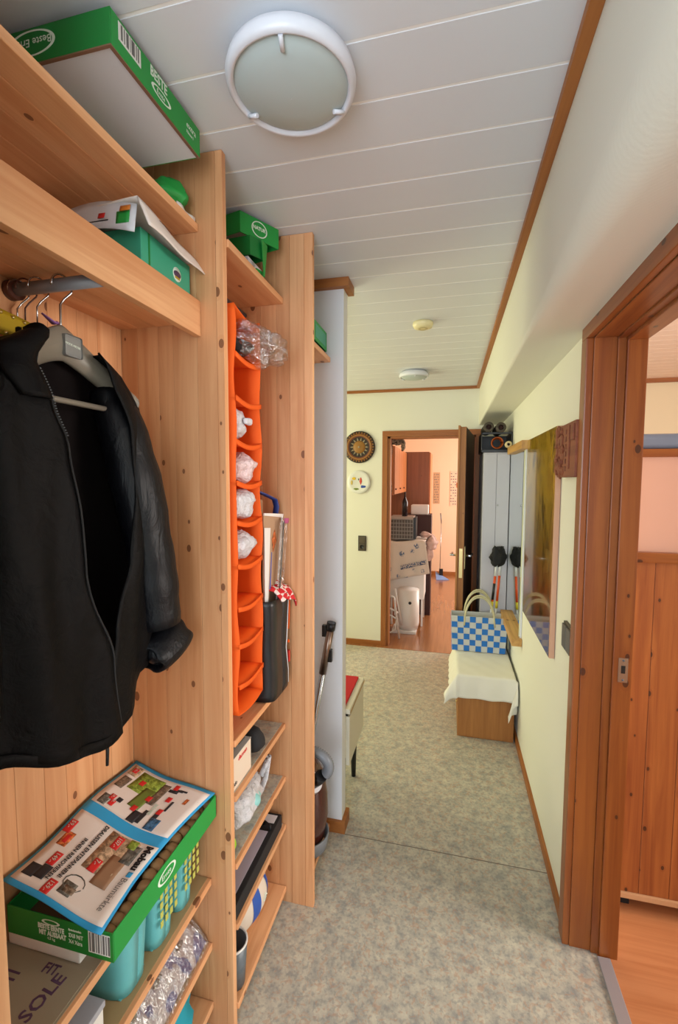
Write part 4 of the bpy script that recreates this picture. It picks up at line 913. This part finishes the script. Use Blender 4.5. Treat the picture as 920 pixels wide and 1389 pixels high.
# ------------------------------------------------------------------ right wall: mirror, painting, relief
mr = thing('wall_mirror', (.42, 3.05, .64), 'tall frameless wall mirror held between two light wooden rails', 'mirror')
box('glass', .4125, .419, 2.80, 3.41, .665, 1.80, mirror_m, mr, 0); box('backing', .4192, .4285, 2.80, 3.41, .665, 1.80, white_wall, mr, 0)
rt = box('rail', .385, .4285, 2.72, 3.36, 1.775, 1.822, lightwood, mr, .003); rb = box('rail', .372, .4285, 2.77, 3.40, .625, .668, lightwood, mr, .003)
pt = thing('painting', (.42, 2.3, .87), 'tall glossy abstract painting in yellow, green and brown on the right wall', 'painting')
pm = mat('abstract_paint', (120, 100, 30), .12, 0, Coat_Weight=.6, Coat_Roughness=.04, Coat_IOR=1.4, Specular_IOR_Level=.25)
tcn = N(pm, 'ShaderNodeTexCoord'); sepx = N(pm, 'ShaderNodeSeparateXYZ'); L(pm, tcn.outputs['Generated'], sepx.inputs[0])
base = ramp(pm, sepx.outputs[2], [(0, (90, 34, 10)), (.25, (136, 66, 18)), (.45, (140, 104, 26)), (.62, (166, 132, 42)), (.8, (186, 150, 46)), (1, (180, 144, 40))])
cc_ = coords(pm, (1, 7, 2.2), False); n_ = noise(pm, cc_, 3.2, 6, .7, .8)
base = mix(pm, ramp(pm, n_, [(.50, (0, 0, 0, 1)), (.60, (.9, .9, .9, 1))]), base, (46, 40, 16))
n2_ = noise(pm, coords(pm, (1, 5, 1.4), False, (0, 0, .3)), 3, 4, .6, 1)
base = mix(pm, ramp(pm, n2_, [(.55, (0, 0, 0, 1)), (.68, (.8, .8, .8, 1))]), base, (146, 104, 36))
L(pm, base, PB(pm).inputs['Base Color'])
box('canvas', .4085, .412, 1.972, 2.655, .872, 1.814, pm, pt, 0); box('stretcher_edge', .4088, .4288, 1.962, 1.972, .872, 1.814, mat('pinkish_edge', (206, 160, 130), .7), pt, .0008)
box('stretcher', .412, .4286, 1.973, 2.665, .872, 1.814, mat('pale_edge', (230, 226, 206), .7), pt, 0)
rl = thing('wood_relief', (.41, 1.8, 1.6), 'small carved reddish wood relief hanging between the painting and the doorway', 'relief')
box('board', .400, .4288, 1.652, 1.905, 1.610, 1.800, clay, rl, .004)
cm = MB(); rr = random.Random(9)
for i in range(46):
    y = 1.905 - rr.random() ** 1.3 * .11; z = 1.625 + rr.random() * .160; s_ = .006 + rr.random() * .012; cm.blob((.400, y, z), (.005 + rr.random() * .007, s_, s_ * 1.3), i, .25, 7)
o_ = obj('carved_figure', cm, clay, rl); 
for k in range(6): box('carved_groove', .397, .400, 1.770, 1.788, 1.632 + k * .026, 1.650 + k * .026, clay, rl, .002)
box('carved_bar', .395, .400, 1.720, 1.733, 1.64, 1.79, clay, rl, .002); box('carved_bar', .394, .400, 1.662, 1.700, 1.735, 1.79, clay, rl, .003)

# ------------------------------------------------------------------ locker with crate, poles, chest, cloth, bag
lk = thing('metal_locker', (.325, 3.65, 0), 'tall grey lacquered metal locker in the far right corner', 'locker')
box('cabinet_body', .232, .412, 3.425, 3.90, .01, 1.795, grey_metal, lk, .003)
box('door', .234, .322, 3.414, 3.425, .05, 1.785, grey_metal, lk, .003); box('door', .324, .410, 3.414, 3.425, .05, 1.785, grey_metal, lk, .003)
box('plinth', .24, .405, 3.43, 3.89, 0, .012, black, lk, 0)
obj('knob', MB().lathe([(.001, -.012), (.006, -.012), (.004, 0)], (.334, 3.414, 1.42), 'y', 12), steel, lk)
cr2 = thing('plastic_crate', (.31, 3.62, 1.797), 'black plastic crate with coiled copper wire on top of the grey locker', 'crate')
for a in ((.215, .425, 3.44, 3.446, 1.797, 1.815), (.215, .425, 3.44, 3.446, 1.925, 1.940), (.215, .221, 3.44, 3.446, 1.797, 1.94), (.419, .425, 3.44, 3.446, 1.797, 1.94), (.215, .221, 3.446, 3.76, 1.797, 1.94), (.419, .425, 3.446, 3.76, 1.797, 1.94), (.215, .425, 3.76, 3.766, 1.797, 1.94), (.215, .425, 3.446, 3.76, 1.7965, 1.801)):
    box('crate_rail' if a[3] - a[2] < .01 else 'crate_side', *a, black, cr2, .001)
cw = thing('wire_coil', (.325, 3.47, 1.803), 'coil of copper coloured wire inside the black crate', 'coil')
for k in range(5):
    obj('wire_turn', MB().tube([(.325 + (.040 - .002 * k) * math.cos(a), 3.458 + .009 * k, 1.865 + (.040 - .002 * k) * math.sin(a)) for a in [j * .4 for j in range(17)]], .005, 6), mat('copper_%d' % k, (168, 84, 36), .35, .7), cw)
for (x, z, n_, lb) in ((.262, 1.975, 1, 'left rolled dark mat with dark core on top of the black crate'), (.345, 1.970, 2, 'right rolled dark mat on top of the black crate')):
    rl2 = thing('rolled_mat', (x, 3.6, z - .034), lb, 'roll', 'rolled mats on the crate')
    obj('roll', MB().lathe([(.019, 0), (.034, 0), (.036, .004), (.036, .30), (.019, .30), (.019, 0)], (x, 3.43, z + .002), 'y', 28), mat('mat_brown_%d' % n_, (74, 66, 56), .8), rl2)
    obj('core', MB().lathe([(.001, .01), (.019, .01), (.019, .29), (.001, .29)], (x, 3.43, z + .002), 'y', 20), mat('roll_core_%d' % n_, (52, 24, 20), .8), rl2)
wr = obj('tape_roll', MB().lathe([(.010, 0), (.021, 0), (.023, .004), (.023, .04), (.010, .04), (.010, 0)], (.392, 3.40 - .035, 1.8455), 'y', 24), mat('cream_tape', (214, 196, 150), .6)); tag(wr, 'cream roll resting on the top mirror rail near the crate', 'roll')
wr.location.z = 1.824
# chest and cloth
ch = thing('low_chest', (.24, 3.1, 0), 'low brown veneered chest under a white cloth against the right wall', 'chest')
box('cabinet_body', .075, .408, 2.835, 3.405, .0, .395, oak, ch, .003); box('front_panel', .078, .405, 2.828, 2.835, .01, .390, oak, ch, .002); obj('key', MB().tube([(.075, 2.86, .21), (.062, 2.86, .21)], .004, 8), brass, ch)
clz = .400
def cloth(u, v):
    s_ = -.115 + u * .66; t_ = -.135 + v * .70      # s across x from left edge .07, t along y from front edge 2.82
    x0, x1, y0, y1 = .068, .412, 2.822, 3.41
    du = -min(0, s_) if s_ < 0 else max(0, s_ - (x1 - x0)); dl = s_ < 0
    dv = -min(0, t_)
    x = x0 + max(0, min(x1 - x0, s_)); y = y0 + max(0, t_); y = min(y, y1)
    z = clz
    drop = math.sqrt(du * du + dv * dv) * 1.05
    wav = .010 * math.sin(t_ * 34) * min(1, du / .06) + 0
    if du > 0:
        k_ = .40 if dl else .06
        if dv > 0: k_ = .62 if dl else .07
        x += (-1 if dl else 1) * (du * k_ + abs(wav) * .6 * (1 if dl else .1))
    if dv > 0: y -= dv * .12 + .006 * (1 + math.sin(s_ * 40)) * min(1, dv / .06)
    if du > 0 and dv > 0: y -= .02 * min(1, dv / .08)
    if du > 0 and dv > 0 and not dl: x = x1 + .010 - .28 * du * min(1, dv / .05); y -= .10 * du
    z -= drop * .95
    return (x, y, z + .0015 * math.sin(50 * s_) * math.sin(44 * t_))
cl_ = obj('table_cloth', MB().grid(cloth, 60, 60), cloth_white, solid=.002); tag(cl_, 'white linen cloth draped over the low brown chest', 'cloth')
# woven bag
bg = thing('woven_bag', (.215, 3.27, .404), 'blue and white checked woven shopping bag with cream handles on the white cloth', 'bag')
BX0, BX1, BY0, BY1, BZ0, BZ1 = .038, .392, 3.225, 3.325, .405, .655
def bagf(u, v):
    t = u * 4; s_ = t - int(t) if t < 4 else 1; k = min(3, int(t)); fl_ = 1 + .05 * v
    c_ = [(BX0, BY0), (BX1, BY0), (BX1, BY1), (BX0, BY1), (BX0, BY0)]
    a, b = c_[k], c_[k + 1]; x, y = a[0] + (b[0] - a[0]) * s_, a[1] + (b[1] - a[1]) * s_
    cx_, cy_ = (BX0 + BX1) / 2, (BY0 + BY1) / 2
    return (cx_ + (x - cx_) * fl_, cy_ + (y - cy_) * (1 + .25 * v), BZ0 + (BZ1 - BZ0) * v)
obj('bag_wall', MB().grid(bagf, 41, 8, smooth=False), bagwhite, bg, solid=.002); obj('bag_base', MB().box(BX0, BX1, BY0, BY1, BZ0 - .001, BZ0 + .002), bagwhite, bg)
ckm = MB(); nc, nr = 9, 6
for side in (0, 2):
    for i in range(nc):
        for j in range(nr):
            if (i + j) % 2: continue
            u0, u1 = (side + i / nc) / 4, (side + (i + 1) / nc) / 4; u0 += .0006; u1 -= .0006; v0, v1 = j / nr + .004, (j + 1) / nr - .004
            off = -.003 if side == 0 else .003
            p = [Vector(bagf(min(a, .9999), b)) + Vector((0, off, 0)) for a, b in ((u0, v0), (u1, v0), (u1, v1), (u0, v1))]
            q = [a + Vector((0, off * .6, 0)) for a in p]
            ckm.add(p + q, [(4, 5, 6, 7), (0, 1, 5, 4), (1, 2, 6, 5), (2, 3, 7, 6), (3, 0, 4, 7)])
for k, u_ in ((1, 1), (3, 1)):
    for i in range(3):
        for j in range(nr):
            if (i + j) % 2: continue
            u0, u1 = (k + i / 3) / 4 + .006, (k + (i + 1) / 3) / 4 - .006; v0, v1 = j / nr + .004, (j + 1) / nr - .004; off = .003 if k == 1 else -.003
            p = [Vector(bagf(min(a, .9999), b)) + Vector((off, 0, 0)) for a, b in ((u0, v0), (u1, v0), (u1, v1), (u0, v1))]
            q = [a + Vector((off * .5, 0, 0)) for a in p]; ckm.add(p + q, [(4, 5, 6, 7), (0, 1, 5, 4), (1, 2, 6, 5), (2, 3, 7, 6), (3, 0, 4, 7)])
o_ = obj('blue_weave', ckm, bagblue, bg); o_['kind'] = 'stuff'
for y, h_ in ((3.210, .16), (3.340, .17)):
    for dy in (0, .012):
        pts = [(.218 + .098 * math.cos(a), y + .02 * math.sin(a) + dy * .3, .628 + (h_ + dy) * math.sin(a)) for a in [math.pi * k / 16 for k in range(17)]]
        obj('handle', MB().tube([(pts[0][0] + .003, y, .59)] + pts + [(pts[-1][0] - .003, y, .59)], .006, 8), rope, bg)
# nordic walking poles
orp2 = mat('pole_orange', (226, 84, 30), .4); wh2 = mat('pole_white', (214, 214, 214), .4); yl2 = mat('pole_yellow', (216, 196, 50), .4)
for i, (xb, xt, yb2) in enumerate(((.285, .338, 3.355), (.325, .366, 3.378))):
    po_ = thing('walking_pole', (xb, yb2, .402), ['left walking pole with black strap glove, standing behind the checked bag', 'right walking pole with black strap glove, leaning beside the mirror'][i], 'pole', 'walking poles behind the bag')
    def P(t): return (xb + (xt - xb) * t, yb2, .404 + .66 * t)
    obj('lower_shaft', MB().tube([P(0), P(.42)], .007, 10), wh2, po_); obj('yellow_band', MB().tube([P(.42), P(.50)], .009, 10), yl2, po_)
    sh = obj('middle_shaft', MB().tube([P(.50), P(.78)], .0085, 10), orp2, po_); obj('upper_shaft', MB().tube([P(.78), P(.92)], .0085, 10), wh2, po_)
    if i == 0: obj('black_stripe', MB().tube([P(.52), P(.70)], .0089, 10), black, sh)
    gmb = MB().tube([P(.90), P(1.0), P(1.10)], [.014, .017, .012], 12); obj('grip', gmb, black, po_)
    x_, y_, z_ = P(1.0); g2 = obj('strap_glove', MB().blob((x_ - .010, y_ - .014, z_ - .010), (.040, .028, .066), 40 + i, .2, 14, 5).tube([(x_ - .03, y_ - .02, z_ + .03), (x_ - .055, y_ - .025, z_ - .01), (x_ - .03, y_ - .02, z_ - .05), (x_ + .01, y_ - .02, z_ - .03)], .012, 8, flat=.5), blackm, po_)

# ------------------------------------------------------------------ kitchen contents
ku = thing('wall_cupboard', (-.8, 5.3, 1.42), 'orange wooden wall cupboard seen through the kitchen doorway', 'cupboard')
kor = wood('kitchen_front', (196, 118, 62), (170, 96, 46), (110, 50, 22), 'z', .4, .1, .08)
box('cabinet_body', -1.045, -.572, 4.70, 6.0, 1.44, 1.95, kor, ku, .002)
for k in range(3): dr = box('door', -.571, -.553, 4.705 + k * .432, 5.13 + k * .432, 1.445, 1.945, kor, ku, .003); obj('knob', MB().blob((-.545, 4.75 + k * .432, 1.50), (.009, .009, .009), amp=0, n=8), brown_plastic, dr)
kt = thing('tall_cupboard', (-.66, 6.3, 0), 'tall brown cupboard side at the end of the kitchen units', 'cupboard')
box('cabinet_body', -1.03, -.265, 6.02, 6.6, 0, 1.96, wood('tall_side', (150, 94, 58), (128, 78, 46), (90, 44, 20), 'z', .45, .1), kt, .003); box('door', -.265, -.247, 6.03, 6.59, .08, 1.95, kor, kt, .003)
kc = thing('kitchen_counter', (-.8, 5.3, 0), 'kitchen base unit with pale worktop along the left kitchen wall', 'counter')
box('cabinet_body', -1.03, -.66, 5.0, 6.0, .0, .84, kor, kc, .002); box('worktop', -1.03, -.64, 4.98, 6.01, .84, .88, mat('worktop', (190, 170, 150), .4), kc, .003)
bt = obj('bottle', MB().lathe([(.001, 0), (.03, 0), (.032, .15), (.012, .20), (.011, .26), (.001, .26)], (-.47, 4.95, 1.205), 'z', 20), mat('dark_glass', (24, 20, 30), .15)); tag(bt, 'dark bottle standing on the grey basket in the kitchen', 'bottle')
td = thing('draped_trolley', (-.44, 5.05, 0), 'small kitchen trolley under a blue patterned white cloth', 'trolley')
clb = mat('blue_pattern_cloth', (206, 196, 184), .9)
cb_ = coords(clb, (1, 1, 1), False); vb = N(clb, 'ShaderNodeTexVoronoi'); vb.inputs['Scale'].default_value = 10; L(clb, cb_, vb.inputs['Vector'])
cl1 = ramp(clb, vb.outputs['Distance'], [(.22, (.9, .9, .9, 1)), (.34, (0, 0, 0, 1))]); nb_ = noise(clb, cb_, 60, 2)
fc_ = math_(clb, 'MULTIPLY', cl1, ramp(clb, nb_, [(.45, (0, 0, 0, 1)), (.5, (1, 1, 1, 1))]))
L(clb, mix(clb, fc_, (222, 212, 200), (70, 100, 140)), PB(clb).inputs['Base Color'])
box('frame', -.62, -.25, 4.92, 5.30, .30, .92, white_p, td, .004)
for x in (-.60, -.27):
    for y in (4.94, 5.27): box('leg', x - .01, x + .01, y - .01, y + .01, 0, .30, white_p, td, .002)
def dr_(u, v):
    x = -.64 + .40 * u; 
    if v < .35: return (x, 4.90 + (5.30 - 4.90) * (1 - v / .35), .935 - .01 * math.sin(6 * u))
    q = (v - .35) / .65; return (x + .05 * q * (u), 4.90 - .012 * q - .010 * math.sin(18 * u) * q, .935 - q * (.40 - .10 * (u - .4)))
obj('patterned_cloth', MB().grid(dr_, 24, 24), clb, td, solid=.003)
bm__ = mat('blue_border', (84, 104, 132), .9); nbb = noise(bm__, coords(bm__, (1, 1, 1), False), 70, 2); L(bm__, ramp(bm__, nbb, [(.44, (60, 84, 124)), (.54, (196, 190, 184))]), PB(bm__).inputs['Base Color'])
obj('blue_border', MB().grid(lambda u, v: (-.50 + .27 * u, 4.880 - .003 * math.sin(18 * u), .625 + .075 * u + .045 * v), 16, 3), bm__, td, solid=.002)
gb2 = thing('wire_basket', (-.48, 5.02, .945), 'grey wire basket standing on the draped kitchen trolley', 'basket')
gbm = MB()
for k in range(9): gbm.box(-.62 + k * .03, -.614 + k * .03, 4.925, 4.928, .95, 1.17)
for k in range(6): gbm.box(-.625, -.375, 4.922, 4.925, .955 + k * .042, .963 + k * .042)
obj('front_grid', gbm, mat('wire_grey', (150, 146, 140), .4), gb2); box('basket_body', -.62, -.375, 4.93, 5.15, .95, 1.16, mat('basket_dark', (92, 84, 78), .6), gb2, .003); box('handle_side', -.375, -.345, 4.925, 5.14, .96, 1.19, black, gb2, .003)
box('lid', -.62, -.37, 4.93, 5.15, 1.165, 1.200, mat('pale_lid', (176, 160, 148), .5), gb2, .004)
lz = obj('laundry_bundle', MB().blob((-.185, 5.12, .90), (.075, .08, .075), 8, .2, 14, 4).blob((-.255, 5.10, .99), (.06, .05, .03), 9, .2, 12, 4).blob((-.20, 5.10, .80), (.035, .04, .10), 10, .2, 12, 4), mat('pink_grey_cloth', (206, 176, 166), .9)); tag(lz, 'pale bundle of laundry hanging over the right edge of the draped trolley', 'laundry')
wt = box('white_tray', -.44, -.24, 5.4, 5.6, 1.19, 1.30, white_p, bev=.01); tag(wt, 'white appliance behind the wire basket in the kitchen', 'appliance')
wts = box('dark_shelf', -.50, -.20, 5.36, 5.64, .0, 1.19, mat('dark_brown_shelf', (60, 30, 26), .6), bev=.004); tag(wts, 'dark brown cabinet behind the draped trolley in the kitchen', 'cabinet')
bu = thing('waste_bin', (-.44, 4.85, .0), 'white cylindrical bin with black button under the draped trolley', 'bin')
obj('bin_body', MB().lathe([(.001, .03), (.10, .03), (.115, .10), (.112, .45), (.001, .45)], (-.40, 5.03 - .28, 0), 'z', 30), white_p, bu); obj('bin_base', MB().box(-.56, -.31, 4.64, 4.86, .0, .032), white_p, bu, .006); obj('bin_button', MB().blob((-.375, 4.638, .33), (.016, .006, .016), amp=0, n=8), black, bu)
fc = thing('folding_chair', (-.5, 4.5, 0), 'folded white metal chair just inside the kitchen doorway', 'chair')
for pts in ([(-.555, 4.47, .44), (-.520, 4.48, .42), (-.463, 4.47, .008)], [(-.525, 4.60, .48), (-.48, 4.60, .25), (-.455, 4.62, .10)]): obj('leg', MB().tube(pts, .010, 10), white_p, fc)
for z in (.29, .22): obj('seat_bar', MB().tube([(-.60, 4.50, z + .03), (-.48, 4.50, z - .03)], .008, 8), white_p, fc)
obj('curved_stretcher', MB().tube([(-.60, 4.49, .075), (-.55, 4.47, .062), (-.505, 4.47, .095), (-.492, 4.475, .20)], .008, 8), white_p, fc)
dp = thing('dustpan', (-.10, 7.45, 0), 'blue long-handled dustpan standing near the kitchen back wall', 'dustpan')
obj('pan', MB().add([(-.20, 7.50, .10), (-.06, 7.50, .02), (.02, 7.35, .006), (-.18, 7.30, .006)], [(0, 1, 2, 3)]), mat('pan_blue', (120, 150, 200), .4), dp, solid=.008)
obj('brush', MB().box(-.14, -.08, 7.42, 7.46, .02, .16), blackm, dp); obj('handle', MB().tube([(-.13, 7.48, .05), (-.12, 7.5, .95)], .006, 8), steel, dp); obj('handle_tip', MB().tube([(-.12, 7.5, .90), (-.135, 7.5, 1.06)], .008, 8), darksteel, dp)
for i, (x0, x1, z0, z1, m_, lb) in enumerate(((-.26, -.16, 1.20, 1.72, mat('brown_card_strip', (206, 160, 120), .7), 'narrow paper calendar strip on the kitchen back wall'), (.005, .20, 1.17, 1.74, mat('pale_poster', (236, 196, 166), .7), 'larger pale paper calendar on the kitchen back wall'))):
    pw = thing('wall_calendar', ((x0 + x1) / 2, 7.74, z0), lb, 'calendar', 'papers on the kitchen back wall'); box('sheet', x0, x1, 7.744, 7.749, z0, z1, m_, pw, 0)
    pmb = MB()
    for a in range(12):
        for b in range(5): 
            if (a * 7 + b * 3) % 4: pmb.box(x0 + .008 + b * (x1 - x0 - .02) / 5, x0 + .008 + (b + .6) * (x1 - x0 - .02) / 5, 7.7425, 7.744, z0 + .02 + a * (z1 - z0) / 12.5, z0 + .035 + a * (z1 - z0) / 12.5)
    o_ = obj('print_marks', pmb, greyink, pw); o_['kind'] = 'stuff'
    if i: box('picture', x0 + .10, x1 - .02, 7.742, 7.7435, z0 + .30, z0 + .38, orp, pw, 0)
cu_ = thing('curtain', (-.60, 4.55, 1.1), 'patterned grey brown curtain strip inside the kitchen doorway', 'curtain')
cum = mat('curtain_fabric', (128, 110, 96), .9); ccn = noise(cum, coords(cum, (1, 1, 1), False), 30, 3); L(cum, ramp(cum, ccn, [(.4, (70, 60, 54)), (.5, (170, 150, 130)), (.6, (96, 84, 74))]), PB(cum).inputs['Base Color'])
obj('fabric', MB().grid(lambda u, v: (-.600 + .045 * u + .01 * math.sin(10 * v), 4.40 + .015 * math.sin(9 * u), 1.985 - .60 * v), 8, 20), cum, cu_, solid=.004); obj('fabric_end', MB().box(-.582, -.560, 4.398, 4.404, 1.06, 1.40), red, cu_)
obj('curtain_rod', MB().tube([(-.62, 4.362, 1.99), (-.60, 4.40, 1.99), (-.45, 4.40, 1.99)], .008, 8), steel, cu_)
obj('garland', MB().blob((-.50, 4.41, 1.965), (.06, .025, .035), 3, .25, 12, 6).blob((-.445, 4.42, 1.93), (.022, .02, .05), 5, .25, 10, 6), cum, cu_)

# ------------------------------------------------------------------ side room furniture
hc = thing('pine_cupboard', (1.0, 2.0, 0), 'knotty pine cupboard with peach fabric back panel seen through the right doorway', 'cupboard')
for k in range(8):
    box('plank', .605 + k * .098, .702 + k * .098, 1.778, 1.80, .085, 1.315, knotty, hc, .0015)
box('carcass', .606, 1.388, 1.80, 2.20, .085, 1.31, orangewood['z'], hc, 0); box('bottom_rail', .600, 1.392, 1.770, 2.20, .065, .085, mat('pale_rail', (196, 150, 110), .5), hc, .002)
for x in (.64, 1.32): box('foot', x, x + .05, 1.82, 1.87, 0, .065, blackm, hc, .002); box('foot', x, x + .05, 2.10, 2.15, 0, .065, blackm, hc, .002)
box('ledge', .600, 1.392, 1.762, 1.80, 1.315, 1.350, orangewood['x'], hc, .004)
box('fabric_panel', .606, 1.388, 1.790, 1.80, 1.350, 1.680, peachboard, hc, 0); box('upper_carcass', .607, 1.387, 1.802, 1.95, 1.350, 1.680, orangewood['z'], hc, 0); box('top_rail', .600, 1.392, 1.778, 1.96, 1.680, 1.708, orangewood['x'], hc, .003)
sg2 = obj('storage_bag', MB().grid(lambda u, v: (.61 + .70 * u, 1.80 + .002 * math.sin(20 * u) if v < .5 else 1.94, 1.710 + .062 * (2 * v if v < .5 else 2 - 2 * v) + .0), 16, 9), bluegrey, solid=.004); tag(sg2, 'flat blue grey storage bag lying on top of the pine cupboard', 'bag')
bpy.context.view_layer.update()
